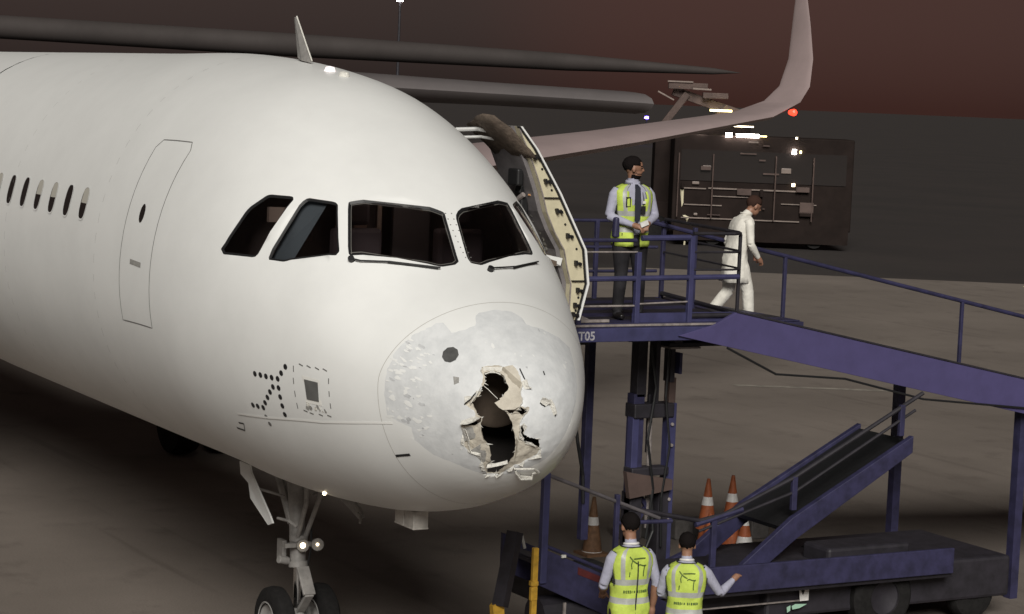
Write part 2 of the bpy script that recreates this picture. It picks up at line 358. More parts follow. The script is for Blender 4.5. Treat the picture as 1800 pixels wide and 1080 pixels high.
CORE = [(0.362, 0.751),(0.31, 0.912),(0.265, 1.005),(0.242, 1.164),(0.188, 1.183),(0.126, 1.102),(0.078, 0.842),(0.051, 0.626),(0.053, 0.478),(0.052, 0.33),(0.025, 0.457),(0.035, 0.029),(0.044, -0.3),(0.059, -0.674),(0.049, -1.17),(0.058, -1.601),(0.088, -1.558),(0.141, -1.321),(0.198, -1.206),(0.348, -1.152),(0.414, -1.049),(0.345, -0.795),(0.315, -0.667),(0.376, -0.598),(0.411, -0.523),(0.387, -0.389),(0.391, -0.268),(0.377, -0.173),(0.275, -0.074),(0.284, 0.02),(0.357, 0.076),(0.32, 0.215),(0.272, 0.437)]
FLAP = [(0.205, -1.207),(0.165, -1.497),(0.233, -1.761),(0.291, -1.656),(0.276, -1.473),(0.23, -1.23)]
DRAIN = [(2.1, -1.318),(1.663, -1.333)]
LAMP = [(3.026, -1.177)]

mir=lambda pl:[(x,PI-t) for x,t in pl]
WIN={'W0':W0,'W1':W1,'W2':W2,'W3':W3,'W2m':mir(W2),'W3m':mir(W3)}
WR={k:round_poly([(x,t*TS) for x,t in v],.14) for k,v in WIN.items()}
# starboard/port split at the belly (theta -pi/2 .. 3pi/2)
door_t=lambda z,x: None
def th_at(x,z,port=True):
    zt,zb,w_,zm=prof(x); zz=z-CZ-zm; h=(zt-zm) if zz>0 else (zm-zb); t=math.asin(max(-1,min(1,zz/h)))
    return PI-t if port else t
DOOR=[(x,th_at(x,z)*TS) for x,z in [(4.62,3.60),(4.62,4.2),(4.62,4.9),(4.64,5.38),(4.72,5.45),(5.32,5.45),(5.40,5.38),(5.42,4.9),(5.42,4.2),(5.42,3.60)]]
ths=np.linspace(-PI/2,1.5*PI,181)
lo_edge=[(X0(t),t*TS) for t in ths]
XE=13.0
outer=[(x,-PI/2*TS) for x in (X0(-PI/2),)]
outer=lo_edge+[(XE,t*TS) for t in ths[::-1][::2]]
holes=list(WR.values())+[DOOR]
pts=[]
xs=[.9+.05*i for i in range(75)]; x=xs[-1]
while x<XE-.3: x+=min(.35,.06+(x-4.5)*.05); xs.append(x)
for i,x in enumerate(xs):
    for j,t in enumerate(np.linspace(-PI/2,1.5*PI,145)):
        if x>X0(t)+.025 and x<XE-.05: pts.append((x,t*TS))
V2,F2=cdt_faces(outer,holes,pts)
def cen(f_): return sum((V2[i] for i in f_),Vector((0,0)))/len(f_)
keep=[]
for f_ in F2:
    c=cen(f_)
    if c.x<X0(c.y/TS)-.0005 or c.x>XE: continue
    if any(pin(c,h) for h in holes): continue
    keep.append(f_)
def fmap(v): return S(v.x,v.y/TS)-AP
fus=grid_mesh('fuselage',V2,keep,fmap,lambda c:0,['paint'],thick=.035,outward=lambda c:N(c.x,c.y/TS))
bm=bmesh.new(); bm.from_mesh(fus.data); bmesh.ops.remove_doubles(bm,verts=bm.verts,dist=.0006); bm.to_mesh(fus.data); bm.free()
fus.parent=air
# rest of the body, out of frame: constant section then tail taper
rb=MB(); n=64; rings=[]
for (x,sc,dz) in [(XE,1,0),(16,1,0),(20,1,0),(25,1,0),(28,.93,.12),(31,.74,.42),(34,.45,.8),(36.5,.18,1.1),(37.2,.05,1.15)]:
    rings.append([(x-2,1.975*sc*math.cos(2*PI*k/n),CZ+dz+.095*sc+2.195*sc*math.sin(2*PI*k/n)) for k in range(n)])
vs=[v for r_ in rings for v in r_]; fs=[(i*n+k,i*n+(k+1)%n,(i+1)*n+(k+1)%n,(i+1)*n+k) for i in range(len(rings)-1) for k in range(n)]
rb.add(vs,fs); rb.prism([(28.5-2,-.06,6),(32.5-2,-.06,11.6),(34.6-2,-.06,11.6),(34.6-2,-.06,5.6)],(0,.12,0))
rb.build('rear_fuselage','paint',air,smooth=True)
def wing(sg):
    mb=MB(); n=16; secs=[]
    for (x,y,z,c_,t_) in [(11.6,1.6,4.35,6.1,.80),(14.3,6.4,4.80,3.9,.52),(17.2,11.8,5.32,2.6,.36),(19.5,16.3,5.83,1.6,.24),(19.9,16.9,5.98,1.45,.16)]:
        ring=[]
        for k in range(n):
            a_=2*PI*k/n; u=.5-.5*math.cos(a_); yt=t_*.5*(2.1*math.sqrt(u)*(1-u)**.8+.02)*1.05
            ring.append((x-2+c_*u,sg*y,z+(yt if a_<PI else -yt*.8)))
        secs.append(ring)
    for (dx,dy,dz,c_,t_) in [(.30,.55,.16,1.25,.10),(.55,.95,.48,1.05,.08),(.85,1.22,1.05,.85,.06),(1.25,1.40,1.8,.62,.04),(1.5,1.48,2.3,.42,.03)]:
        secs.append([(19.9+dx-2+c_*(.5-.5*math.cos(2*PI*k/n)),sg*(16.9+dy+(.5*t_ if k<n/2 else -.5*t_)*math.sin(PI*min(k,n-k)/(n/2))),5.98+dz) for k in range(n)])
    vs=[v for r_ in secs for v in r_]; m=len(secs)
    fs=[(i*n+k,i*n+(k+1)%n,(i+1)*n+(k+1)%n,(i+1)*n+k) for i in range(m-1) for k in range(n)]+[tuple((m-1)*n+k for k in range(n))]
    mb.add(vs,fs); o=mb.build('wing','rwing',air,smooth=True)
    mb=MB(); mb.lathe([(0,.07),(.05,.05),(.07,0),(.05,-.2),(0,-.25)],(19.72-2,sg*16.95,5.93),(-1,-sg*.3,0),12); mb.build('navigation_light','lampr' if sg<0 else mat('green_lamp',(.1,1,.3),emit=(.05,1,.3),estr=15),o)
    mb=MB(); mb.lathe([(.5,0),(.95,.1),(1.05,1.2),(.95,2.6),(.5,3.8),(.05,4.2)],(11.3-2,sg*5.75,2.5),(1,0,0),24); mb.build('engine','paint',air,smooth=True)
wing(1); wing(-1)
for s_ in(1,-1):
    mg=MB(); mg.tube([(17.7-2,s_*3.8,.6),(17.5-2,s_*3.4,3.2)],.14,10)
    for q in(-.35,.35): mg.lathe([(.2,-.2),(.56,-.2),(.6,-.1),(.6,.1),(.56,.2),(.2,.2)],(17.7-2,s_*3.8+q,.6),(0,1,0),24)
    mg.build('main_gear','tyre',air)

# radome -------------------------------------------------------------
def d2(pl): 
    return [(math.sqrt(x/X0(t))*math.cos(t),math.sqrt(x/X0(t))*math.sin(t)) for x,t in pl]
def rinv(v):
    rho=min(1,math.hypot(v[0],v[1])); t=math.atan2(v[1],v[0]); return X0(t)*rho*rho,t
circ=[(math.cos(t),math.sin(t)) for t in np.linspace(-PI,PI,241)[:-1]]
RH=densify(d2(HOLE),.018,.0055,3); RG=densify(d2(GAPL),.018,.004,4); RT=densify(d2(TEARR),.014,.004,5); RT2=densify(d2(TEARR2),.014,.004,6)
RC=densify(d2(CORE),.022,.0065,7); RP=densify(d2(PATCH),.03,.0035,8)
# keep the patch outline just inside the radome edge
RP=[(x*min(1,.992/max(1e-6,math.hypot(x,y))),y*min(1,.992/max(1e-6,math.hypot(x,y)))) for x,y in RP]
pts=[]
for i in range(1,46):
    r_=i/46; k=max(8,int(2*PI*r_*46*.95))
    for j in range(k):
        a=2*PI*(j+.5*(i%2))/k; pts.append((r_*math.cos(a),r_*math.sin(a)))
# more points where the skin is broken
rr=random.Random(5)
for _ in range(2600):
    q=(rr.uniform(-.35,.6),rr.uniform(-.75,.5)); pts.append(q)
V2,F2=cdt_faces(circ,[RP,RC,RH,RG,RT,RT2],pts)
rh=[RH,RG,RT,RT2]
keep=[f_ for f_ in F2 if not any(pin(cen(f_),h) for h in rh) and cen(f_).length<.9999]
RCs=[tuple(q) for q in RC]
def nz(v,s): 
    from mathutils import noise
    return noise.noise(Vector((v[0]*s,v[1]*s,3.3)))
cc=Vector((.05,-.15))
def rmap(v):
    x,t=rinv(v); off=0
    vi=Vector(v)
    if pin(v,RC):
        off=-.009+.008*nz(v,26)+.005*nz(v,55)
    else:
        dd=min(1,max(0,(vi-cc).length)/.7); off=.0045*(1-dd)*nz(v,18)
    if x<.0006: x=.0006
    return S(x,t,off)-AP
rad=grid_mesh('radome',V2,keep,rmap,lambda c:(1 if not pin(c,RC) else 2) if pin(c,RP) else 0,['paint','bare','core','inner','inner','inner'],thick=.011,outward=lambda c:N(max(rinv(c)[0],.004),rinv(c)[1]))
sm=rad.modifiers['thickness']; sm.material_offset=3; sm.material_offset_rim=2
rad.parent=air; rad['label']='grey scraped radome with a jagged hole torn through its front'

def on(x,t,off=0): return S(x,t,off)-AP
def decal(poly,off,name,m,parent=air,name2=None,fill=True):
    mb=MB(); P=[on(x,t,off) for x,t in poly]; cx=sum(x for x,_ in poly)/len(poly); ct=sum(t for _,t in poly)/len(poly)
    P2=[on(cx,ct,off)]+P; k=len(P)
    mb.add(P2,[(0,1+i,1+(i+1)%k) for i in range(k)]); return mb.build(name,m,parent,smooth=False)
def ribbon(line,wd,off,mb,mi=0,closed=False,dens=.06):
    L=[]
    n=len(line)
    for i in range(n if closed else n-1):
        a=Vector(line[i]);b=Vector(line[(i+1)%n]); k=max(1,int((b-a).length/dens))
        for j in range(k): L.append(a.lerp(b,j/k))
    if not closed: L.append(Vector(line[-1]))
    P=[on(q.x,q.y,off) for q in L]; m=len(P); vs=[]
    for i,p in enumerate(P):
        if closed: tdir=P[(i+1)%m]-P[i-1]
        else: tdir=P[min(i+1,m-1)]-P[max(i-1,0)]
        if tdir.length<1e-9: tdir=Vector((1,0,0))
        s_=tdir.normalized().cross(N(L[i].x,L[i].y)); vs+=[p+s_*wd/2,p-s_*wd/2]
    mm=m if closed else m-1
    mb.add(vs,[(2*i,2*i+1,2*((i+1)%m)+1,2*((i+1)%m)) for i in range(mm)],mi); return mb
# radome joint line, bead and seam
mb=MB(); ribbon([(X0(t)+.006,t) for t in np.linspace(-PI/2,1.5*PI,160)],.007,.0012,mb); mb.build('joint_line',mat('joint_grey',(.50,.49,.46),.5),air)
mb=MB(); ribbon(SEAM,.020,.004,mb); ribbon([(x,t-.009) for x,t in SEAM],.006,.0025,mb,1); mb.build('belly_seam',[mat('seam_white',(.86,.855,.83),.5),mat('joint_grey2',(.52,.51,.48),.5)],air)
# panel lines of the door outline on the right-hand side and a few skin laps
rd=[(x,th_at(x,z,False)) for x,z in [(4.62,3.6),(4.62,5.38),(4.70,5.46),(5.34,5.46),(5.42,5.38),(5.42,3.6)]]
mb=MB(); ribbon(rd,.012,.0015,mb,closed=True); mb.build('service_door_outline','grey_print',air)
for x in (6.2,9.4):
    mb=MB(); ribbon([(x,t) for t in np.linspace(-1.2,1.55,30)],.005,.0012,mb); mb.build('skin_lap','chip',air)
for i in range(9):
    x=6.75+i*.53; t=th_at(x,CZ+.62,False); e=[]
    for k in range(20):
        a=2*PI*k/20; e.append((x+.105*abs(math.cos(a))**.7*np.sign(math.cos(a)),t+.080*abs(math.sin(a))**.7*np.sign(math.sin(a))))
    o=decal(e,.002,'cabin_window','glassfar'); mb=MB(); ribbon(e,.018,.006,mb,closed=True); mb.build('window_frame','paint',o)
# cockpit windows -----------------------------------------------------
def inset(poly,dv):
    c=sum((Vector(p) for p in poly),Vector((0,0)))/len(poly); o=[]; n=len(poly)
    for i in range(n):
        a=Vector(poly[i-1]);b=Vector(poly[(i+1)%n]);tdir=(b-a)
        nn=Vector((-tdir.y,tdir.x)).normalized()
        if nn.dot(c-Vector(poly[i]))<0: nn=-nn
        q=Vector(poly[i])+nn*dv; o.append((q.x,q.y))
    return o
for k,pl in WR.items():
    nm='windshield' if k in('W0','W1') else 'cockpit_window'
    sp=[(x,y/TS) for x,y in pl]
    # pane as a filled sheet
    grid=[(x,y) for x in np.arange(1.3,3.4,.07) for y in np.arange(.3,5.4,.07) if pin((x,y),inset(pl,.02))]
    v2,f2=cdt_faces(pl,[],grid)
    kf=[f_ for f_ in f2 if pin(sum((v2[i] for i in f_),Vector((0,0)))/len(f_),pl)]
    g=grid_mesh(nm,v2,kf,lambda v:S(v.x,v.y/TS,-.020)-AP,lambda c:0,['glass'],outward=lambda c:N(c.x,c.y/TS)); g.parent=air
    mb=MB(); a=[on(x,y/TS,-.001) for x,y in pl]; b=[on(x,y/TS,-.012) for x,y in inset(pl,.024)]; n=len(a)
    mb.add(a+b,[(i,(i+1)%n,n+(i+1)%n,n+i) for i in range(n)]); mb.build('window_seal','seal',g)
    if nm=='windshield':
        mb=MB(); a=[on(x,y/TS,-.010) for x,y in inset(pl,.030)]; b=[on(x,y/TS,-.010) for x,y in inset(pl,.037)]
        mb.add(a+b,[(i,(i+1)%n,n+(i+1)%n,n+i) for i in range(n)]); mb.build('window_retainer','silver',g)
# cockpit interior
mb=MB(); n=40
mb.add([(3.55-2,1.66*math.cos(2*PI*k/n),CZ+1.66*math.sin(2*PI*k/n)) for k in range(n)],[tuple(range(n))])
mb.build('cockpit_rear_wall',mat('cockpit_wall',(.09,.07,.065),.7,noise=.4,nscale=3),air)
for y,w_,z,h_,c_ in [(.95,.10,.75,.5,0),(.62,.04,.6,.9,1),(.30,.13,.62,.8,0),(.10,.05,.62,.9,1),(-.25,.4,.55,.9,2),(-.75,.08,.6,.8,0),(1.2,.3,.75,.14,1)]:
    mb=MB(); mb.box((3.0+.2*(y<.5)-2,y,CZ+z),(.05,w_,h_)); mb.build('cockpit_panel',mat('cockpit_trim',[(.26,.17,.14),(.32,.25,.21),(.11,.095,.10)][c_],.6),air)
mb=MB(); mb.box((1.95-2,0,CZ+.10),(.40,2.0,.22)); mb.box((1.92-2,0,CZ+.24),(.25,.9,.10)); mb.build('instrument_panel',mat('panel_grey',(.05,.05,.055),.6),air,bevel=.03)
for y in(.55,-.55):
    mb=MB(); mb.box((2.75-2,y,CZ+.22),(.16,.50,.85)); mb.box((2.78-2,y,CZ+.78),(.12,.28,.22)); mb.box((2.5-2,y,CZ-.2),(.5,.5,.14))
    mb.build('pilot_seat',mat('seat_cloth',(.06,.045,.05),.8),air,bevel=.04)
# slate coloured window post lining seen inside the sliding window
for sgn in(1,-1):
    mb=MB(); l0=[(2.67,.38),(2.70,.82),(2.48,.88),(2.42,.40)]
    if sgn<0:l0=mir(l0)
    mb.add([on(x,t,-.07) for x,t in l0],[(0,1,2,3)]); mb.build('window_post_lining',mat('slate_lining',(.14,.175,.20),.6,emit=None),air)
# unseen warm lamp added to brighten the dark flight deck behind the panes
mb=MB(); mb.box((2.5-2,0,CZ+1.12),(.30,.16,.03)); mb.build('cockpit_fill_lamp',mat('dim_fill_lamp',(1,.75,.55),.5,emit=(1,.82,.70),estr=6),air)
# wipers
def wiper(line,nm='wiper'):
    mb=MB(); mb.tube([on(x,t,.03) for x,t in line],.008,6); a=line[0]
    mb.tube([on(*line[0],-.01),on(*line[0],.04)],.03,10)
    p=on(*line[-1],.02); q=on(*line[-2],.02); dv=(q-p).normalized()
    mb.beam(p+dv*.02,p+dv*.48,.010,.018); return mb.build(nm,'black',air)
wiper([(1.86,.756),(1.79,.80),(1.64,.97),(1.40,1.285)]); wiper([(1.352,1.70),(1.45,1.95),(1.70,2.255)])
for i in range(9):
    for s_ in(1,-1):
        x=1.50+.42*i/8; mb=MB(); mb.lathe([(0,.002),(.007,.0015),(.0075,0)],on(x,PI/2+s_*.022,.001),N(x,PI/2),6)
        mb.build('screw','grey_print',air)
# livery dots
def disc(x,t,r,nm,m,off=.003,parent=air,n=14,ax=1):
    nn=N(x,t); a=nn.orthogonal().normalized(); b=nn.cross(a); p=on(x,t,off); mb=MB()
    mb.add([p]+[p+(a*math.cos(2*PI*k/n)+b*math.sin(2*PI*k/n))*r for k in range(n)],[(0,1+k,1+(k+1)%n) for k in range(n)]); return mb.build(nm,m,parent)
for i,(x,t) in enumerate(DOTS): disc(x,t,.0275 if i not in(17,18) else .024,'livery_dot','dot' if i not in(17,18) else 'grey_print')
# marked rectangle round the static port
for (x,t) in DT+DB: 
    mb=MB(); ribbon([(x-.025,t-.002),(x+.025,t+.002)],.011,.003,mb); mb.build('hatch_dash','grey_print',air)
for (x,t) in DL+DR:
    mb=MB(); ribbon([(x+.003,t-.018),(x-.003,t+.018)],.011,.003,mb); mb.build('hatch_dash','grey_print',air)
PW=[(1.992,-.17),(1.765,-.158),(1.79,-.325),(2.0,-.334)]
decal(PW,.0025,'probe_surround',mat('touch_up_white',(.83,.82,.78),.5)); o=decal(PLATE,.006,'static_port_plate','greyplate')
rr=random.Random(3)
for i in range(12):
    x=rr.uniform(1.74,1.99); t=rr.uniform(-.39,-.335); s_=rr.uniform(.006,.022)
    decal([(x+s_*rr.uniform(.6,1.4)*math.cos(a),t+.7*s_*rr.uniform(.5,1.3)*math.sin(a)) for a in np.linspace(0,2*PI,8)[:-1]],.0035+.0004*i,'paint_chip','chip' if i%3 else 'fray')
mb=MB(); ribbon([MARK[0],MARK[1]],.018,.003,mb); ribbon([MARK[2],MARK[3]],.02,.003,mb); ribbon([MARK[1],MARK[3]],.012,.0034,mb,1); mb.build('angle_stencil',['dot','grey_print'],air)
mb=MB(); ribbon([(1.125,-.634),(.963,-.617)],.026,.004,mb); mb.build('drain_slot','dot',air)
# round blanking patch on the radome
x,t=rinv(d2([HOLECIRC[0]])[0]); disc(x,t,.076,'round_blank',mat('dark_grey_blank',(.085,.085,.083),.5,noise=.4,nscale=20),.007,n=9)
mb=MB(); decal([(.50,.40),(.455,.43),(.44,.36),(.47,.30)],.004,'scuff','chip')
# antenna
mb=MB(); vs=[]
prof_a=[(5.44,0,.0),(5.595,.43,.0),(5.545,.43,0),(5.14,0,0)]
a3=[Vector((5.50-2,0,6.36)),Vector((5.63-2,0,6.79)),Vector((5.565-2,0,6.795)),Vector((5.14-2,0,6.31))]
mid=[Vector((p.x,.0,p.z)) for p in a3]
mb.add([a3[0],a3[1],a3[2],a3[3],(5.33-2,.028,6.33),(5.33-2,-.028,6.33),(5.595-2,.006,6.79),(5.595-2,-.006,6.79)],
 [(0,4,6,1),(4,3,2,6),(0,1,7,5),(5,7,2,3),(1,6,7),(6,2,7)])
mb.tube([(5.13-2,0,6.33),(5.56-2,0,6.80)],.008,6,1)
mb.build('blade_antenna',['strut','fray'],air)
for (x,t) in CROWN: 
    mb=MB(); mb.lathe([(.0,.05),(.045,.04),(.06,0)],on(x,t,0),N(x,t),12); mb.build('crown_beacon','fray' if x<4.5 else mat('beacon_glass',(.9,.85,.85),.2,emit=(1,.85,.85),estr=.8),air)
# belly lamp and drain boxes
mb=MB(); mb.lathe([(0,.03),(.016,.022),(.02,0)],on(*LAMP[0],0),N(*LAMP[0]),10); mb.build('belly_lamp','lampw',air)
for k in (0,1):
    mb=MB(); bx=Vector((2.36-.21*k-2,.10,CZ-2.065)); mb.box(bx,(.19,.16,.16)); mb.box(bx+Vector((0,0,-.085)),(.20,.17,.02)); mb.build('belly_drain_box',mat('pale_box',(.55,.52,.48),.5,noise=.3),air,bevel=.012)
# radar compartment
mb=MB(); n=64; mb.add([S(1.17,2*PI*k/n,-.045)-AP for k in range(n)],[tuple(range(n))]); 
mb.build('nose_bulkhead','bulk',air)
mb=MB(); cen_r=Vector((.80-2,-.02,CZ-.58)); ax=Vector((-.97,-.10,-.12)).normalized()
mb.lathe([(0,.02),(.40,.02),(.43,.0),(.43,-.03),(.30,-.06),(0,-.06)],cen_r,ax,48); mb.tube([cen_r-ax*.05,cen_r-ax*.32],.08,12)
rdr=mb.build('weather_radar','radar',air,smooth=True)
mb=MB(); mb.tube([(1.1-2,0,CZ-.62),(.85-2,0,CZ-.60)],.12,12); mb.build('radar_mount','bulk',air)

# shards and flaps of torn skin --------------------------------------
def shard(base,tip,curl,m='fray',seed=0,th=.005,nm='torn_flap'):
    """base: 2 disc points on the intact edge; tip: outline disc points beyond; curl: height away from the skin"""
    rn=random.Random(seed); L=[Vector(b) for b in base]; T_=[Vector(t) for t in tip]
    def P3(v,h):
        x,t=rinv(v); return S(max(x,.001),t,h)-AP
    rows=[]; nr=4
    top=T_; nb=len(top)
    for i in range(nr+1):
        f_=i/nr; row=[]
        for j in range(nb):
            a=L[0].lerp(L[1],j/(nb-1)); q=a.lerp(top[j],f_); h=curl*f_**1.6+rn.uniform(-.004,.004)*f_+.001
            row.append(P3(q,h))
        rows.append(row)
    mb=MB(); vs=[v for r_ in rows for v in r_]; fs=[]
    for i in range(nr):
        for j in range(nb-1): fs.append((i*nb+j,i*nb+j+1,(i+1)*nb+j+1,(i+1)*nb+j))
    mb.add(vs,fs); o=mb.build(nm,[m,'inner','fray'],air)
    s_=o.modifiers.new('t','SOLIDIFY'); s_.thickness=th; s_.offset=0; s_.material_offset_rim=2
    return o
def pd(px,py):   # disc coordinates from a hand-placed table of (x,theta)
    return d2([(px,py)])[0]
shard([(0.442, 0.422), (0.292, 0.447)],[(0.437, 0.365), (0.4, 0.389), (0.354, 0.398), (0.32, 0.384)],-0.03,'fray',0)
shard([(0.286, 0.451), (0.174, 0.325)],[(0.325, 0.403), (0.291, 0.359), (0.273, 0.286), (0.2, 0.213)],-0.035,'inner',1)
shard([(0.303, 0.189), (0.194, 0.111)],[(0.376, 0.117), (0.345, 0.082), (0.317, 0.065), (0.238, 0.076)],0.02,'core',2)
shard([(0.504, 0.162), (0.537, 0.045)],[(0.466, 0.241), (0.498, 0.147), (0.526, 0.073)],0.02,'fray',3)
shard([(0.576, -0.097), (0.499, -0.033)],[(0.567, -0.111), (0.529, -0.095), (0.492, -0.066), (0.454, -0.026)],0.05,'fray',4)
shard([(0.569, -0.157), (0.534, -0.253)],[(0.496, -0.112), (0.454, -0.156), (0.458, -0.212), (0.509, -0.242)],-0.02,'chip',5)
shard([(0.481, -0.315), (0.388, -0.396)],[(0.428, -0.236), (0.378, -0.291), (0.333, -0.379), (0.357, -0.413)],-0.02,'chip',6)
shard([(0.562, -0.153), (0.487, -0.305)],[(0.531, -0.151), (0.501, -0.217), (0.497, -0.261), (0.474, -0.312)],0.03,'fray',7)
shard([(0.334, -0.455), (0.208, -0.379)],[(0.343, -0.426), (0.292, -0.42), (0.239, -0.387), (0.215, -0.365)],-0.03,'fray',8)
shard([(0.185, -0.164), (0.166, -0.348)],[(0.221, -0.108), (0.202, -0.166), (0.187, -0.253)],-0.03,'inner',9)
shard([(0.173, 0.331), (0.155, 0.261)],[(0.129, 0.338), (0.126, 0.28), (0.102, 0.26)],0.03,'fray',10)
shard([(0.038, 0.149), (-0.006, 0.104)],[(0.023, 0.182), (-0.012, 0.168), (-0.046, 0.135)],0.04,'fray',11)
shard([(-0.036, 0.158), (-0.087, 0.019)],[(-0.056, 0.167), (-0.085, 0.109), (-0.101, 0.04)],0.03,'fray',12)
mb=MB(); ribbon([(0.11, 1.138), (0.089, 1.117), (0.072, 1.201)],.011,.008,mb,dens=.03); mb.build('crack','dot',air)
mb=MB(); ribbon([(0.019, 1.292), (0.014, 1.382), (0.01, 1.629)],.011,.008,mb,dens=.03); mb.build('crack','dot',air)
mb=MB(); ribbon([(0.022, 1.839), (0.019, 1.986)],.011,.008,mb,dens=.03); mb.build('crack','dot',air)
mb=MB(); ribbon([(0.022, 2.128), (0.015, 2.382), (0.01, 3.002)],.011,.008,mb,dens=.03); mb.build('crack','dot',air)
mb=MB(); ribbon([(0.2, 1.236), (0.128, 1.197)],.011,.008,mb,dens=.03); mb.build('crack','dot',air)
mb=MB(); ribbon([(0.163, 1.719), (0.138, 1.73)],.011,.008,mb,dens=.03); mb.build('crack','dot',air)
mb=MB(); ribbon([(0.357, 0.076), (0.318, 0.195), (0.297, 0.331)],.011,.008,mb,dens=.03); mb.build('crack','dot',air)
CURL=[(0.205, -1.207), (0.172, -1.328), (0.168, -1.562), (0.241, -1.76), (0.251, -1.663), (0.289, -1.663), (0.27, -1.44), (0.232, -1.302), (0.207, -1.211)]
mb=MB(); mb.tube([on(x,t,.03+.02*math.sin(i*1.3)) for i,(x,t) in enumerate(CURL)],[.006,.011,.008,.014,.008,.013,.010,.007,.006],6); mb.tube([on(x,t,.02) for x,t in CURL[5:8]],.012,6); mb.build('curled_strip','fray',air)
STR=[(0.272, 0.509), (0.236, 0.495), (0.199, 0.462), (0.159, 0.416)]
mb=MB(); mb.tube([on(x,t,-.01) for x,t in STR],.0035,5); mb.build('loose_strand','fray',air)


# peeled lips and loose fibres round the broken skin
def lip(outline,seed,mn,mx,off,m,nm):
    rn=random.Random(seed); n=len(outline); mb=MB(); i=0
    while i<n:
        k=rn.randint(3,9)
        if rn.random()<.72:
            pts_=[rinv(outline[(i+j)%n]) for j in range(k)]
            w0=rn.uniform(mn,mx); P=[]; 
            for j,(x,t) in enumerate(pts_):
                e=math.sin(PI*j/(k-1)); c0=S(max(x,.002),t,.001)-AP; 
                q=Vector(outline[(i+j)%n]); q2=q+(q-Vector((.22,-.2))).normalized()*.035*e*rn.uniform(.3,1.1); x2,t2=rinv(q2)
                P+=[c0,S(max(x2,.002),t2,off*e*rn.uniform(.4,1.2)+.001)-AP]
            mb.add(P,[(2*j,2*j+1,2*j+3,2*j+2) for j in range(k-1)])
        i+=k
    o=mb.build(nm,m,air); o['kind']='stuff'; sd=o.modifiers.new('t','SOLIDIFY'); sd.thickness=.003; return o
lip(RC,11,.01,.03,.016,'fray','peeled_lips'); lip(RT2,12,.01,.02,.012,'fray','peeled_lips'); lip(RT,13,.01,.02,.012,'core','peeled_lips')
mb=MB(); rn=random.Random(21)
for ol in (RH,RG,RT,RT2):
    n=len(ol)
    for i in range(0,n,1):
        if rn.random()<.2:
            q=Vector(ol[i]); tg=(Vector(ol[(i+1)%n])-Vector(ol[i-1])).normalized(); inn=Vector((-tg.y,tg.x))
            if not pin(q+inn*.01,ol): inn=-inn
            L_=rn.uniform(.004,.010)+.030*rn.random()**4; e=q+inn*L_+tg*rn.uniform(-.03,.03); w_=rn.uniform(.003,.012)
            def P3(v,h): x,t=rinv(v); return S(max(x,.002),t,h)-AP
            mb.add([P3(q-tg*w_,-.004),P3(q+tg*w_,-.004),P3(e,rn.uniform(-.05,.015))],[(0,1,2)])
o=mb.build('frayed_edge','fray',air); o['kind']='stuff'; sd=o.modifiers.new('t','SOLIDIFY'); sd.thickness=.002
# flakes of old paint still stuck on the scraped area, mostly by its left edge
rn=random.Random(31); got=0; flakes=MB(); dk=MB()
while got<90:
    if rn.random()<.75: x=rn.uniform(.70,1.04); t=rn.uniform(-.40,.55)
    else: x=rn.uniform(.1,.8); t=rn.uniform(-1.3,2.4)
    q=d2([(x,t)])[0]
    if not pin(q,RP) or pin(q,RC): continue
    got+=1; s_=rn.uniform(.005,.022); st_=rn.uniform(.75,1.35); a0=rn.uniform(0,PI); k=rn.randint(6,10); P=[]
    for j in range(k):
        a=2*PI*j/k; r_=s_*rn.uniform(.45,1.25); u_=r_*math.cos(a)*st_; v_=r_*math.sin(a)/st_
        qq=(q[0]+u_*math.cos(a0)-v_*math.sin(a0),q[1]+u_*math.sin(a0)+v_*math.cos(a0)); xx,tt=rinv(qq); P.append(S(max(xx,.002),tt,.0016)-AP)
    c0=S(x,t,.0018)-AP; (flakes if rn.random()<.72 else dk).add([c0]+P,[(0,1+j,1+(j+1)%k) for j in range(k)])
o=flakes.build('paint_flakes','paint',air); o['kind']='stuff'
o=dk.build('bare_scuffs',mat('scuffed_grey',(.58,.59,.60),.6,noise=.3,nscale=20),air); o['kind']='stuff'
# right-hand service door furniture and blinds
decal([(5.05+.06*math.cos(a),th_at(5.02,CZ+.62,False)+.045*math.sin(a)) for a in np.linspace(0,2*PI,15)[:-1]],.003,'door_porthole','glassfar')
mb=MB(); ribbon([(4.86,th_at(5,CZ+.12,False)),(5.14,th_at(5,CZ+.12,False))],.05,.003,mb); mb.build('door_handle_recess','chip',air)
for i in (0,2,3,6):
    x=6.75+i*.53; t=th_at(x,CZ+.62,False)
    decal([(x-.085,t+.0),(x+.085,t+.0),(x+.085,t+.055),(x+.05,t+.074),(x-.05,t+.074),(x-.085,t+.055)],.004,'window_blind',mat('cream_blind',(.45,.43,.38),.7))
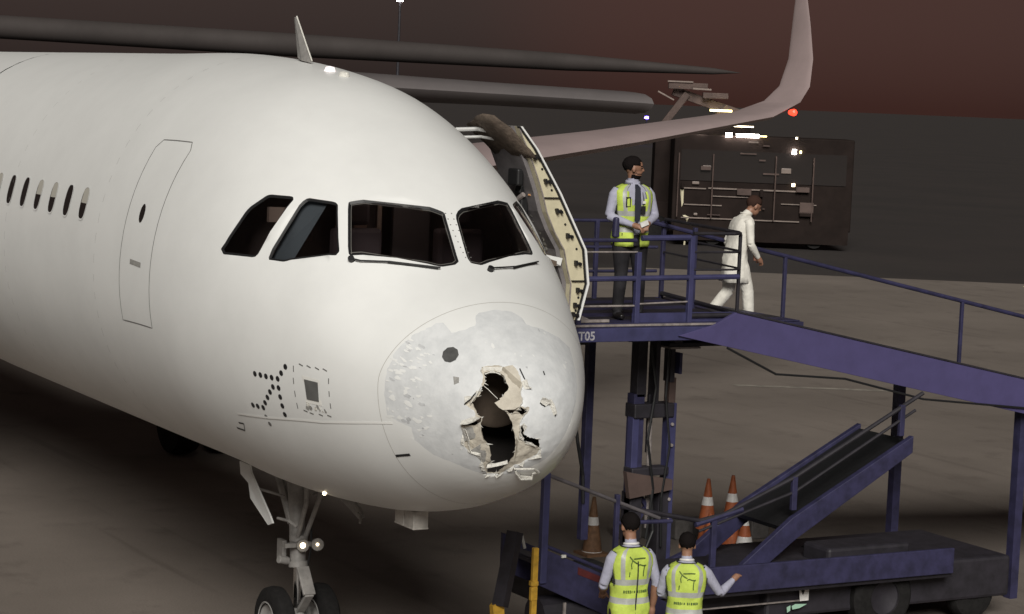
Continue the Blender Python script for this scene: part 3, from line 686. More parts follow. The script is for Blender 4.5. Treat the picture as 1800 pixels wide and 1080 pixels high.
# ------------------------------------------------------------------ open front door
def A(x,y,z): return (x-2,y,z)
zs=[3.70,3.82,3.95,4.085,4.25,4.45,4.65,4.85,5.05,5.28,5.51,5.64,5.74]
yo=np.interp(zs,[3.70,4.085,4.45,5.05,5.51,5.74],[-2.625,-2.725,-2.675,-2.335,-2.03,-1.83])
th_=np.interp(zs,[3.70,4.2,4.75,5.3,5.6,5.74],[.13,.245,.30,.16,.10,.03])
XD0,XD1=3.85,4.66
dm=MB(); nz_=len(zs)
ring=[]
def doorstrip(mb,x,ya,yb,mi,xw=None):
    vs=[];
    for i in range(nz_): vs+=[A(x,ya[i],zs[i]),A(x,yb[i],zs[i])]
    mb.add(vs,[(2*i,2*i+1,2*i+3,2*i+2) for i in range(nz_-1)],mi)
def slab(x0,x1,ya,yb):
    mb=MB(); vs=[]
    for i in range(nz_): vs+=[A(x0,ya[i],zs[i]),A(x0,yb[i],zs[i]),A(x1,yb[i],zs[i]),A(x1,ya[i],zs[i])]
    fs=[]
    for i in range(nz_-1):
        for k in range(4): fs.append((4*i+k,4*i+(k+1)%4,4*i+4+(k+1)%4,4*i+4+k))
    fs+= [(0,1,2,3),tuple(4*(nz_-1)+k for k in (3,2,1,0))]
    mb.add(vs,fs); return mb
outer_y=yo; inner_y=yo+th_
dor=slab(XD0+.03,XD1-.03,outer_y+.02,inner_y-.005).build('open_door','cream',air)
slab(XD0,XD1,outer_y-.012,outer_y+.012).build('door_skin','paint',dor)
slab(XD0+.012,XD0+.05,outer_y+.014,outer_y+.034).build('door_seal','black',dor)
slab(XD0+.10,XD1-.06,inner_y,inner_y+.05+0*yo).build('door_lining','liner',dor)
# edge flange lines of the inside edge
slab(XD0+.018,XD0+.05,inner_y-.02,inner_y-.006).build('door_inner_edge','steel',dor)
def ydoor(z,f=.5): return float(np.interp(z,zs,yo+th_*f))
for k,z in enumerate([5.42,5.17,4.86,4.60,4.31,4.02,3.86,3.76]):
    mb=MB(); sl_=.35 if z>4.6 else .05; rot=Matrix.Rotation(-sl_,3,'X')
    y=ydoor(z,.42)
    mb.box(A(XD0+.015,y,z),(.04,.06,.018),rot); mb.box(A(XD0-.005,y+.03,z+.004),(.05,.022,.05),rot); mb.box(A(XD0+.0,y-.03,z-.01),(.03,.02,.03),rot)
    mb.build('door_latch','black',dor)
for z in (5.30,5.08,4.72,4.46,3.94,3.80):
    mb=MB(); mb.lathe([(0,.01),(.012,.008),(.014,0)],A(XD0+.03,ydoor(z,.35),z),(-1,0,0),8); mb.build('latch_bolt','black',dor)
for z in (4.12,5.0):
    mb=MB(); mb.box(A(XD0+.02,ydoor(z),z),(.03,.16 if z<4.5 else .2,.012)); mb.build('edge_joint','black',dor)
# torn looking canvas girt at the top, grey slide pack, arm and bellows on the inner face
mb=MB(); rn=random.Random(2); vs=[]
for i in range(7):
    t=i/6
    for j in range(5):
        s_=j/4; vs.append(A(3.80+.75*s_+rn.uniform(-.02,.02),-1.50-.50*t+rn.uniform(-.02,.02)+.06*math.sin(5*s_),5.86-.42*t-.12*s_*s_+rn.uniform(-.015,.015)))
mb.add(vs,[(5*i+j,5*i+j+1,5*i+6+j,5*i+5+j) for i in range(6) for j in range(4)])
o=mb.build('door_canvas','liner2',dor,smooth=True); s_=o.modifiers.new('t','SOLIDIFY'); s_.thickness=.02
mb=MB(); mb.tube([A(4.2,-1.25,5.68),A(4.3,-1.55,5.69),A(4.3,-1.92,5.65)],.022,8); mb.build('door_rail','paint',dor)
mb=MB(); mb.tube([A(4.2,-1.30,5.60),A(4.3,-1.60,5.61),A(4.3,-2.0,5.56)],.016,8); mb.build('door_rail','paint',dor)
def yin(z): return float(np.interp(z,zs,inner_y))+.05
mb=MB(); mb.box(A(4.30,yin(3.98)+.10,4.0),(.56,.24,.34)); mb.box(A(4.30,yin(4.3)+.07,4.28),(.5,.16,.22)); mb.build('slide_pack','liner2',dor,bevel=.03)
mb=MB(); mb.box(A(4.30,yin(4.85)+.06,4.85),(.34,.10,.30)); mb.box(A(4.15,yin(5.2)+.05,5.2),(.22,.08,.18)); mb.build('door_mechanism_box','black',dor,bevel=.02)
for q,(x_,y_,r_) in enumerate([(4.12,-2.17,.045),(4.02,-2.22,.036),(4.22,-2.12,.04)]):
    mb=MB(); pts_=[A(x_+.03*math.sin(i*.6+q),y_-.016*i,4.84-.03*i-.05*q) for i in range(17)]
    mb.tube(pts_,[r_ if i%2 else r_*.65 for i in range(17)],10); mb.build('ribbed_hose','silver',dor)
mb=MB(); mb.box(A(4.05,-2.19,4.98),(.10,.05,.16),Matrix.Rotation(.3,3,'X')); mb.box(A(4.2,-2.05,5.12),(.12,.05,.2),Matrix.Rotation(.3,3,'X')); mb.build('door_gearbox','black',dor,bevel=.01)
mb=MB(); mb.tube([A(4.1,yin(5.0)+.05,5.02),A(4.25,yin(4.9)+.12,4.92),A(4.45,yin(4.6)+.2,4.6)],.028,8); mb.build('door_arm','steel',dor)
mb=MB(); mb.box(A(4.05,-2.10,5.04),(.04,.05,.08),Matrix.Rotation(.4,3,'X')); mb.build('door_handle',mat('orange_tag',(.7,.36,.16),.5),dor)
mb=MB(); mb.add([A(3.9,-2.10,4.42),A(3.9,-2.42,4.36),A(3.9,-2.40,4.28),A(4.1,-2.12,4.25)],[(0,1,2,3)]); mb.prism([A(3.86,-2.06,4.22),A(3.86,-2.32,4.18),A(3.86,-2.22,3.86)],(.1,0,0)); mb.build('door_fairing','paint',dor)
mb=MB(); mb.prism([A(3.88,-2.02,4.42),A(3.88,-2.34,4.33),A(3.88,-2.34,4.28),A(3.88,-2.06,4.26)],(.25,0,0)); mb.build('door_hinge_cover','liner2',dor)
# dark sheet standing for the unlit cabin behind the door opening
mb=MB(); mb.box(A(5.02,-1.62,4.50),(.86,.04,2.0)); mb.build('doorway_dark_sheet','bulk',air)

# ------------------------------------------------------------------ nose gear
ng=MB(); ng.tube([A(5.22,0,2.05),A(5.16,0,1.55),A(5.08,0,1.0)],[.10,.085,.085],14)
ng.tube([A(5.08,0,1.02),A(5.07,0,.96)],.105,14); ng.tube([A(5.09,0,1.30),A(5.085,0,1.24)],.10,14)
gear=ng.build('nose_gear','strut',air,smooth=True)
mb=MB(); mb.tube([A(5.07,0,1.0),A(5.05,0,.40)],.052,12); mb.build('oleo_piston','chrome',gear,smooth=True)
mb=MB(); mb.tube([A(5.05,-.34,.38),A(5.05,.34,.38)],.05,12); mb.tube([A(5.05,0,.52),A(5.05,0,.34)],.075,12); mb.build('axle','strut',gear,smooth=True)
for y in(.26,-.26):
    mb=MB(); mb.lathe([(.19,-.095),(.24,-.105),(.33,-.10),(.372,-.07),(.384,0),(.372,.07),(.33,.10),(.24,.105),(.19,.095)],A(5.05,y,.384),(0,1,0),40)
    wh=mb.build('nose_wheel','tyre',gear,smooth=True)
    mb=MB(); 
    for sg in(1,-1):
        mb.lathe([(.235,sg*.098),(.215,sg*.108),(.195,sg*.085),(.12,sg*.05),(.07,sg*.07),(0,sg*.075)],A(5.05,y,.384),(0,1,0),32)
    mb.build('wheel_rim','rim',wh,smooth=True)
mb=MB(); mb.tube([A(5.5,.10,1.98),A(5.16,.05,1.42)],.05,8); mb.tube([A(5.5,-.10,1.98),A(5.16,-.05,1.42)],.05,8); mb.prism([A(5.55,-.16,1.98),A(5.35,-.16,1.98),A(5.12,-.06,1.45),A(5.22,-.06,1.40)],(0,.03,0)); mb.build('drag_brace','strut',gear)
mb=MB(); mb.tube([A(4.66,.12,2.0),A(4.74,.08,1.7),A(5.03,.04,1.28)],.026,8); mb.build('retraction_strut','strut',gear)
mb=MB(); mb.tube([A(4.66,-.12,2.0),A(5.03,-.05,1.28)],.026,8); mb.build('lock_stay','strut',gear)
mb=MB(); mb.beam(A(4.96,0,.98),A(4.76,0,.72),.14,.035); mb.beam(A(4.76,0,.72),A(4.98,0,.50),.10,.035); mb.build('torque_link','strut',gear,bevel=.008)
mb=MB(); mb.tube([A(5.12,.10,1.02),A(5.10,.22,1.05)],.045,10); mb.box(A(5.25,.12,1.12),(.16,.05,.22)); mb.build('steering_actuator','strut',gear,bevel=.01)
mb=MB(); mb.tube([A(5.0,-.1,1.5),A(4.97,-.1,1.2),A(5.02,-.08,.95),A(4.97,-.05,.6)],.012,6); mb.build('brake_hose','black',gear)
mb=MB(); mb.box(A(4.98,0,1.22),(.06,.42,.045)); mb.build('lamp_bracket','strut',gear)
for y,r_ in((.02,.030),(-.15,.016)):
    mb=MB(); mb.lathe([(.055,-.06),(.07,0),(.07,.02)],A(4.93,y,1.22),(-1,.25,.05),14); lb=mb.build('taxi_lamp','strut',gear)
    mb=MB(); mb.lathe([(0,.03),(r_*.7,.025),(r_,.012)],A(4.93,y,1.22),(-1,.25,.05),12); mb.build('lamp_bulb','lampw',lb)
    mb=MB(); mb.lathe([(0,.012),(.066,.01)],A(4.93,y,1.22),(-1,.25,.05),14); mb.build('lamp_reflector','rim',lb)
for sg in(1,-1):
    mb=MB(); y=.46*sg
    mb.prism([A(5.62,y,2.03),A(5.34,y,2.03),A(5.30,y,1.96),A(4.62,y+.06*sg,1.62),A(4.55,y+.06*sg,1.56),A(4.66,y+.06*sg,1.52),A(5.22,y+.03*sg,1.70),A(5.36,y,1.84),A(5.58,y,1.90)],(0,.022,0))
    gd=mb.build('gear_door','paint' if sg>0 else 'strut',gear)
    mb=MB(); mb.tube([A(4.60,y,1.60),A(4.42,y-.05*sg,1.60),A(4.34,y-.1*sg,1.55)],.016,6); mb.build('door_link','strut',gd)
    mb=MB(); mb.tube([A(5.30,y-.02,1.80),A(5.12,y-.3*sg,1.72)],.015,6); mb.build('door_link','strut',gd)

# ------------------------------------------------------------------ boarding platform vehicle
bp_=empty('boarding_platform_vehicle',(5.0,-4.5,0),label='blue raised boarding platform on a lifting mast, set against the open door of the airliner',cat='boarding lift')
B0=Vector((5.0,-4.5,0))
def Bv(x,y,z): return Vector((x,y,z))-B0
def bb(name,m,fn,bev=0,label=None,parent=None,smooth=False):
    mb=MB(); fn(mb); return mb.build(name,m,parent or bp_,bevel=bev,label=label,smooth=smooth)
DZ=3.58
bb('platform_deck','blued',lambda b:b.box(Bv(5.80,-4.35,DZ-.03),(2.8,3.3,.05)))
for i in range(8):
    bb('deck_plank',['blued','blued2'][i%2],lambda b:b.box(Bv(4.60+i*.35,-4.35,DZ+.006),(.33,3.24,.012)))
bb('deck_trim','steel',lambda b:b.box(Bv(4.405,-4.02,DZ-.008),(.03,2.6,.022)))
fb=bb('front_beam','blue',lambda b:b.box(Bv(4.42,-3.72,DZ-.115),(.06,2.15,.15)),.008)
bb('side_beam','blue',lambda b:b.box(Bv(7.18,-4.35,DZ-.115),(.06,3.3,.16)),.008)
bb('underframe','blued2',lambda b:[b.box(Bv(5.8,y,DZ-.16),(2.6,.10,.14)) for y in(-3.1,-4.35,-4.95,-5.6)] and None)
# lettering on the beam
cu=bpy.data.curves.new('lettering','FONT'); cu.body='AT05'; cu.size=.135; cu.extrude=.001; cu.offset=.003
to=bpy.data.objects.new('tmp',cu); C.objects.link(to); dg=bpy.context.evaluated_depsgraph_get(); tme=bpy.data.meshes.new_from_object(to.evaluated_get(dg)); bpy.data.objects.remove(to)
tme.name='beam_lettering'; tme.materials.clear(); tme.materials.append(mat('faded_white_lettering',(.42,.41,.45),.6,noise=.4,nscale=40))
to=bpy.data.objects.new('beam_lettering',tme); C.objects.link(to); to.parent=bp_; to.location=Bv(4.386,-2.86,DZ-.165); to.rotation_euler=(PI/2,0,-PI/2)
# railings: front side, right end with rounded corner, back side
def rail(pts,m='blue',r=.022): return bb('rail',m,lambda b:b.tube([Bv(*p) for p in pts],r,8))
def post(x,y,z0,z1,m='blue',w_=.06): return bb('rail_post',m,lambda b:b.box(Bv(x,y,(z0+z1)/2),(w_,w_,z1-z0)),.006)
H=.98
XF=4.47
post(XF,-2.98,DZ-.0,DZ+.93,'blued'); post(XF,-3.735,DZ-.20,DZ+.80); post(XF,-4.44,DZ,DZ+H)
rail([(XF,-2.98,DZ+.93),(XF,-3.70,DZ+.93)],'blued'); rail([(XF,-3.77,DZ+.955),(XF,-4.42,DZ+.965)],'blue',.032)
rail([(XF,-2.98,DZ+.80),(XF,-3.72,DZ+.80)],'steel',.010)
rail([(XF,-2.98,DZ+.50),(XF,-5.10,DZ+.52)],'blue',.030); rail([(XF,-2.98,DZ+.20),(XF,-3.72,DZ+.20)],'steel',.012); rail([(XF,-3.76,DZ+.22),(XF,-4.42,DZ+.24)],'steel',.010)
def corner(z,m='blued2',r=.020,x1=7.0): rail([(XF,-4.46,z),(XF,-5.02,z),(XF+.06,-5.14,z),(XF+.20,-5.22,z),(x1,-5.72,z)],m,r)
corner(DZ+H+.03); corner(DZ+.80,r=.014); corner(DZ+.60,r=.012); corner(DZ+.08,'blued2',.028)
post(XF+.10,-5.17,DZ,DZ+H+.02,'blued2',.035); post(5.9,-5.44,DZ,DZ+H,'blued',.05); post(7.05,-5.74,DZ,DZ+H,'blued',.05)
for z in(.35,.65,.98): rail([(7.12,-2.9,DZ+z),(7.12,-5.7,DZ+z)],'blued',.02)
for y in(-2.9,-3.8,-4.8): post(7.12,y,DZ,DZ+H,'blued',.05)
bb('kick_board','blue',lambda b:b.box(Bv(XF+.02,-4.45,DZ+.06),(.02,1.5,.11)))
# deck gear lying on the floor next to the door
bb('bridge_flap','steel',lambda b:b.prism([Bv(4.62,-2.62,DZ+.03),Bv(4.62,-3.25,DZ+.03),Bv(4.62,-3.1,DZ+.09),Bv(4.62,-2.7,DZ+.10)],(.6,0,0)))
bb('bridge_flap','steel',lambda b:b.box(Bv(4.50,-3.02,DZ+.035),(.05,.75,.03)))
# ramp / stair side running down to the right
sl=.205
def rz_(y,off=0): return 3.565-sl*(-y-5.85)+off
L0,L1=-5.02,-16.8
bb('ramp_side_panel','violet',lambda b:b.prism([Bv(4.36,-4.25,3.445),Bv(4.36,-4.72,3.56),Bv(4.36,L0,3.70),Bv(4.36,L1,rz_(L1)),Bv(4.36,L1,rz_(L1)-.45),Bv(4.36,-5.87,3.115)],(.05,0,0)),.004)
bb('ramp_side_panel','violet',lambda b:b.prism([Bv(7.1,L0-.7,3.6),Bv(7.1,L1,rz_(L1)),Bv(7.1,L1,rz_(L1)-.4),Bv(7.1,L0-.7,3.2)],(.05,0,0)))
nst=30
for i in range(nst):
    y=L0-.8-i*(abs(L1-L0)-.8)/nst
    bb('ramp_tread','blued',lambda b:b.box(Bv(5.75,y-.19,rz_(y)-.20),(2.7,.37,.03)))
bb('panel_cap','blued2',lambda b:b.beam(Bv(4.385,L0,3.712),Bv(4.385,L1,rz_(L1,.012)),.075,.02))
bb('power_cable','black',lambda b:b.tube([Bv(4.34,-4.9,3.30),Bv(4.34,-5.6,2.98),Bv(4.34,-6.6,2.90),Bv(4.34,-7.8,2.62),Bv(4.34,-9.5,2.45)],.014,6))
bb('mast_hose','black',lambda b:b.tube([Bv(5.45,-4.60,3.2),Bv(5.40,-4.66,2.7),Bv(5.38,-4.56,2.1),Bv(5.40,-4.68,1.5),Bv(5.42,-4.62,.9)],.016,6))
bb('mast_hose','black',lambda b:b.tube([Bv(5.45,-4.86,3.2),Bv(5.40,-4.80,2.6),Bv(5.36,-4.86,2.0),Bv(5.40,-4.80,1.4),Bv(5.42,-4.84,.8)],.014,6))
for z in (1.1,1.35,2.0,2.25): bb('mast_bolt','steel',lambda b:b.lathe([(0,.02),(.02,.018),(.022,0)],Bv(5.49,-4.965,z),(-1,0,0),8))
bb('cross_brace','blued',lambda b:b.beam(Bv(5.6,-4.5,1.6),Bv(5.6,-4.95,.9),.04,.05)); bb('cross_brace','blued',lambda b:b.beam(Bv(5.62,-4.95,1.6),Bv(5.62,-4.5,.9),.04,.05))
def rrail(x,h,m,r): rail([(x,L0-.35,rz_(L0-.35,h)),(x,L1,rz_(L1,h))],m,r)
rrail(7.0,.92,'blued',.028)
for i in range(4): post(7.0,-7.6-i*3.0,rz_(-7.6-i*3.0,-.15),rz_(-7.6-i*3.0,.92),'blued',.045)
# mast
def col(x,y0,y1,z0,z1,m,dx=.16,nm='mast_column'): return bb(nm,m,lambda b:b.box(Bv(x,(y0+y1)/2,(z0+z1)/2),(dx,abs(y1-y0),z1-z0)),.006)
X=5.6
bb('mast_head','blued2',lambda b:[b.box(Bv(X,-4.85,3.33),(.5,1.25,.14)),b.box(Bv(X-.1,-5.15,3.22),(.35,.75,.05))] and None,.01)
bb('mast_head_plate','steel',lambda b:b.box(Bv(X-.15,-5.0,3.18),(.25,.42,.022)))
col(X,-4.47,-4.60,2.58,3.27,'blued2'); col(X,-4.44,-4.585,1.45,2.62,'blued'); col(X,-4.72,-4.78,2.4,3.27,'maroon' if False else 'blued2'); col(X+.03,-4.70,-4.74,1.9,2.6,'blued2',.05)
col(X,-4.93,-4.99,2.75,3.2,'blued2'); col(X,-4.94,-5.03,2.45,2.8,'brown',.12); col(X-.05,-5.02,-5.06,2.85,3.1,'blue')
bb('mast_crosshead','blued2',lambda b:b.box(Bv(X-.02,-4.70,2.42),(.22,.56,.17)),.015)
col(X-.04,-4.42,-4.51,.6,2.42,'blue',.12); col(X-.04,-4.91,-5.03,.6,2.50,'blue',.12,'mast_guide')
bb('mast_crosshead','blued2',lambda b:b.box(Bv(X-.06,-4.66,1.70),(.2,.52,.10)),.015); bb('mast_bracket','brown',lambda b:b.prism([Bv(X-.2,-4.30,1.72),Bv(X-.2,-4.95,1.60),Bv(X-.2,-4.95,1.48),Bv(X-.2,-4.36,1.40)],(.08,0,0)))
bb('lift_cylinder','steel',lambda b:b.tube([Bv(X,-4.74,1.0),Bv(X,-4.72,2.4)],.03,10)); col(X-.02,-4.42,-4.58,.6,1.45,'blued2',.2,'mast_foot'); col(X-.02,-4.82,-4.96,.6,1.45,'blued2',.2,'mast_foot')
bb('hydraulic_pipe','black',lambda b:b.tube([Bv(X-.18,-4.66,1.5),Bv(X-.2,-4.70,1.0),Bv(X-.22,-4.6,.8)],.02,8))
# rear slim post with hose
bb('guide_post','blued',lambda b:b.box(Bv(6.3,-4.28,2.1),(.10,.10,2.7)),.006)
bb('hanging_hose','black',lambda b:b.tube([Bv(6.2,-3.95,3.3),Bv(6.2,-4.02,2.4),Bv(6.2,-4.10,1.95),Bv(6.25,-4.22,1.55),Bv(6.25,-4.24,1.2)],.022,8))
# chassis
bb('chassis','blued2',lambda b:[b.box(Bv(4.05,-5.0,.74),(1.1,5.4,.22)),b.box(Bv(4.4,-5.3,.50),(1.0,3.8,.22))] and None,.02)
bb('chassis_side','blued',lambda b:b.box(Bv(3.47,-5.35,.84),(.05,4.6,.30)),.01)
bb('tail_light_strip','maroon',lambda b:b.box(Bv(3.43,-3.4,.95),(.03,.9,.04)))
for (x,y) in((3.75,-3.5),(4.9,-3.5),(3.75,-6.8),(4.9,-6.8)):
    mb=MB(); mb.lathe([(.2,-.12),(.36,-.13),(.42,-.08),(.42,.08),(.36,.13),(.2,.12)],Bv(x,y,.42),(1,0,0),28); wh=mb.build('wheel','tyre',bp_,smooth=True)
    mb=MB(); mb.lathe([(0,-.05),(.1,-.06),(.2,-.1),(.21,-.125)],Bv(x,y,.42),(1,0,0),20); mb.build('hub','blued2',wh,smooth=True)
# access steps: sloping stringer, posts and handrail
px_=3.2
bb('step_post','blue',lambda b:b.box(Bv(px_,-1.92,1.62),(.075,.078,1.16)),.008)
bb('step_post','blued',lambda b:b.box(Bv(px_,-2.80,1.45),(.05,.05,.95)),.006)
bb('step_handrail',mat('dull_rail',(.16,.145,.155),.45,metal=.3,noise=.4),lambda b:b.tube([Bv(px_,-1.90,2.19),Bv(px_,-3.34,1.64)],.020,8))
bb('step_midrail','blued',lambda b:b.tube([Bv(px_,-2.82,1.62),Bv(px_,-3.5,1.60)],.022,8)); bb('step_midrail','blued',lambda b:b.tube([Bv(px_,-1.9,1.45),Bv(px_,-2.9,1.03)],.02,8))
bb('step_stringer','blued',lambda b:b.prism([Bv(px_,-1.88,1.42),Bv(px_,-2.95,.96),Bv(px_,-3.7,.62),Bv(px_,-3.7,.25),Bv(px_,-2.9,.55),Bv(px_,-1.88,1.02)],(.05,0,0)),.008)
bb('stringer_stripe','maroon',lambda b:b.prism([Bv(px_-.006,-2.35,1.18),Bv(px_-.006,-3.1,.86),Bv(px_-.006,-3.1,.80),Bv(px_-.006,-2.35,1.10)],(.004,0,0)))
for i in range(5):
    bb('step','blued2',lambda b:b.box(Bv(px_+.4,-2.15-i*.33,1.18-i*.2),(.7,.28,.035)))
bb('step_stringer','blued',lambda b:b.prism([Bv(px_+.78,-1.88,1.42),Bv(px_+.78,-3.7,.62),Bv(px_+.78,-3.7,.25),Bv(px_+.78,-1.88,1.02)],(.05,0,0)))
bb('step_kerb','steel',lambda b:b.beam(Bv(px_+.02,-1.9,1.44),Bv(px_+.02,-2.6,1.145),.03,.016))
bb('marker_lamp','fray',lambda b:b.box(Bv(px_-.02,-2.16,1.31),(.02,.05,.03)))
bb('side_tank','blued2',lambda b:b.tube([Bv(px_+.25,-2.0,.62),Bv(px_+.25,-2.7,.62)],.22,16)); bb('tank_band','steel',lambda b:b.box(Bv(px_+.02,-2.22,.68),(.02,.03,.25)))
# yellow stabiliser post and the leaning leg with a yellow foot
bb('yellow_stabiliser','yellow',lambda b:[b.box(Bv(px_-.05,-1.80,1.05),(.05,.062,.76)),b.box(Bv(px_-.06,-1.79,1.06),(.06,.085,.05)),b.box(Bv(px_-.06,-1.79,.95),(.05,.075,.14))] and None,.006)
bb('leaning_leg','blued2',lambda b:b.beam(Bv(px_,-1.58,1.60),Bv(px_-.1,-1.38,.86),.14,.10)); bb('leg_fork','strut',lambda b:[b.beam(Bv(px_,-1.66,1.55),Bv(px_,-1.70,1.42),.02,.03),b.beam(Bv(px_,-1.55,1.60),Bv(px_,-1.56,1.42),.02,.03)] and None)
bb('leg_foot','yellow',lambda b:b.prism([Bv(px_-.1,-1.42,.96),Bv(px_-.1,-1.30,.86),Bv(px_-.1,-1.33,.60),Bv(px_-.1,-1.45,.60)],(.08,0,0))); bb('tie_bar','blued2',lambda b:b.beam(Bv(px_,-1.60,1.42),Bv(px_,-1.95,1.28),.04,.05))
bb('wheel_jack','blued2',lambda b:b.tube([Bv(px_-.06,-1.38,.6),Bv(px_-.06,-1.38,.02)],.06,10))
for y in(-9.6,-15.2):
    for x in(4.6,7.0): bb('ramp_leg','blued',lambda b:b.box(Bv(x,y,rz_(y,-.4)/2),(.12,.12,rz_(y,-.4))))

# ------------------------------------------------------------------ belt loader at lower right
bl=empty('belt_loader',(4.5,-7.0,0),label='dark blue belt loader with boom sloping up to the right, behind the two men',cat='belt loader')
L0v=Vector((4.5,-7.0,0))
def Lv(x,y,z): return Vector((x,y,z))-L0v
def lb_(name,m,fn,bev=0): mb=MB(); fn(mb); return mb.build(name,m,bl,bevel=bev)
lb_('boom','blued',lambda b:b.prism([Lv(4.0,-4.42,.50),Lv(4.0,-4.55,.68),Lv(4.0,-5.0,.84),Lv(4.0,-5.7,1.36),Lv(4.0,-7.4,2.24),Lv(4.0,-7.4,2.04),Lv(4.0,-5.75,1.10),Lv(4.0,-4.9,.50)],(.08,0,0)),.008)
lb_('boom','blued',lambda b:b.prism([Lv(5.0,-4.42,.50),Lv(5.0,-4.55,.68),Lv(5.0,-5.0,.84),Lv(5.0,-5.7,1.36),Lv(5.0,-7.4,2.24),Lv(5.0,-7.4,2.04),Lv(5.0,-5.75,1.10),Lv(5.0,-4.9,.50)],(.08,0,0)),.008)
lb_('belt','black',lambda b:b.beam(Lv(4.54,-5.6,1.22),Lv(4.54,-7.38,2.16),.9,.06))
lb_('boom_rail','blued2',lambda b:b.tube([Lv(4.0,-3.35,1.62),Lv(4.0,-4.4,1.40),Lv(4.0,-4.75,1.46),Lv(4.0,-5.69,1.83),Lv(4.0,-7.5,2.75)],.026,8)); lb_('boom_rail','blued2',lambda b:b.tube([Lv(4.0,-4.4,1.28),Lv(4.0,-5.7,1.66),Lv(4.0,-7.4,2.55)],.018,8))
lb_('boom_rail','blued',lambda b:b.tube([Lv(4.0,-4.35,1.36),Lv(4.0,-4.98,1.50)],.034,8))
for y,z0,z1 in((-4.6,.6,1.42),(-5.69,1.45,1.84),(-7.2,2.25,2.62)): lb_('rail_post','blued',lambda b:b.box(Lv(4.0,y,(z0+z1)/2),(.05,.07,z1-z0)),.006)
lb_('body','blued2',lambda b:[b.box(Lv(4.6,-7.0,.52),(1.7,3.6,.5)),b.box(Lv(3.95,-6.6,.86),(.5,1.2,.35))] and None,.04)
lb_('panel_marking','reflect',lambda b:b.prism([Lv(3.69,-5.62,.46),Lv(3.69,-5.60,.64),Lv(3.69,-5.66,.52),Lv(3.69,-5.70,.62),Lv(3.69,-5.74,.60),Lv(3.69,-5.74,.46)],(-.006,0,0)))
lb_('panel_marking','reflect',lambda b:b.prism([Lv(3.69,-5.64,.67),Lv(3.69,-5.71,.67),Lv(3.69,-5.72,.60)],(-.006,0,0)))
lb_('panel_marking','mint',lambda b:b.prism([Lv(3.69,-5.44,.40),Lv(3.69,-5.49,.42),Lv(3.69,-5.49,.36),Lv(3.69,-5.45,.34)],(-.006,0,0)))
lb_('panel_marking','mint',lambda b:b.prism([Lv(3.69,-5.51,.41),Lv(3.69,-5.56,.43),Lv(3.69,-5.72,.42),Lv(3.69,-5.62,.38),Lv(3.69,-5.52,.37)],(-.006,0,0)))
lb_('side_trim','steel',lambda b:b.box(Lv(3.72,-5.0,.46),(.02,1.5,.015)))
for (x,y) in((3.9,-5.7),(5.3,-5.7),(3.9,-8.3),(5.3,-8.3)):
    mb=MB(); mb.lathe([(0,-.1),(.2,-.12),(.29,-.1),(.32,-.05),(.32,.05),(.29,.1),(.2,.12),(0,.1)],Lv(x,y,.32),(1,0,0),24); mb.build('wheel','tyre',bl,smooth=True)

# ------------------------------------------------------------------ cones
def cone(loc,label,hh=.72,base=True,rot=0,dirty=False,bands=((.50,.66),)):
    o=empty('traffic_cone',loc,rot,label=label,cat='traffic cone',group='orange traffic cones stood on the apron')
    mb=MB(); 
    if base: mb.box((0,0,.018),(.36,.36,.036))
    k=lambda f:.14-.118*f
    mb.lathe([(k(0)+.01,.036)]+[(k(f),hh*f) for f in np.linspace(.06,1,8)]+[(0,hh+.004)],(0,0,0),(0,0,1),20)
    b=mb.build('cone_body','orange' if not dirty else mat('dirty_cone',(.24,.13,.07),.7,noise=.5,nscale=12),o,smooth=True)
    for (a,c_) in bands:
        mb=MB(); mb.lathe([(k(a)+.003,hh*a),(k(c_)+.003,hh*c_)],(0,0,0),(0,0,1),20); mb.build('reflective_band','reflect',o,smooth=True)
    return o
cone((8.42,-7.55,0),'orange cone at the bottom of the left stack behind the belt loader',.72,bands=((.42,.62),))
cone((8.42,-7.55,.25),'orange cone nested on top of the left stack, its tip free',.72,base=False)
cone((8.38,-7.95,0),'orange cone at the bottom of the right stack behind the belt loader',.70,bands=((.45,.62),))
cone((8.40,-7.94,.28),'slimmest orange cone, nested on top of the right stack',.72,base=False)
cone((8.12,-7.98,.0),'orange cone with a broad white band, stood in front of the right stack',.50,rot=.4,bands=((.06,.42),(.72,.9)))
cone((8.15,-7.42,.0),'plain orange cone leaning in front of the left stack',.55,rot=.2,bands=())
cone((8.59,-5.84,0),'dirty brown cone with one white band, seen alone through the step railing',.78,dirty=True,bands=((.52,.66),(.0,.07)))
# low concrete blocks on the apron behind
for i in range(6):
    y=-6.9-i*.36; o=MB().box((0,0,.14),(.30,.30,.28)).build('kerb_block','conc',bevel=.02); o.location=(9.4-.1*i,y,0)
    tagit(o,['grey concrete kerb block at the left end of the row behind the mast','grey concrete kerb block second from the left in the row behind the mast','grey concrete kerb block third from the left in the row behind the mast','grey concrete kerb block fourth from the left, just left of the cones','grey concrete kerb block fifth from the left, behind the left cone stack','grey concrete kerb block at the right end of the row behind the cones'][i],'kerb block','concrete kerb blocks in a row')
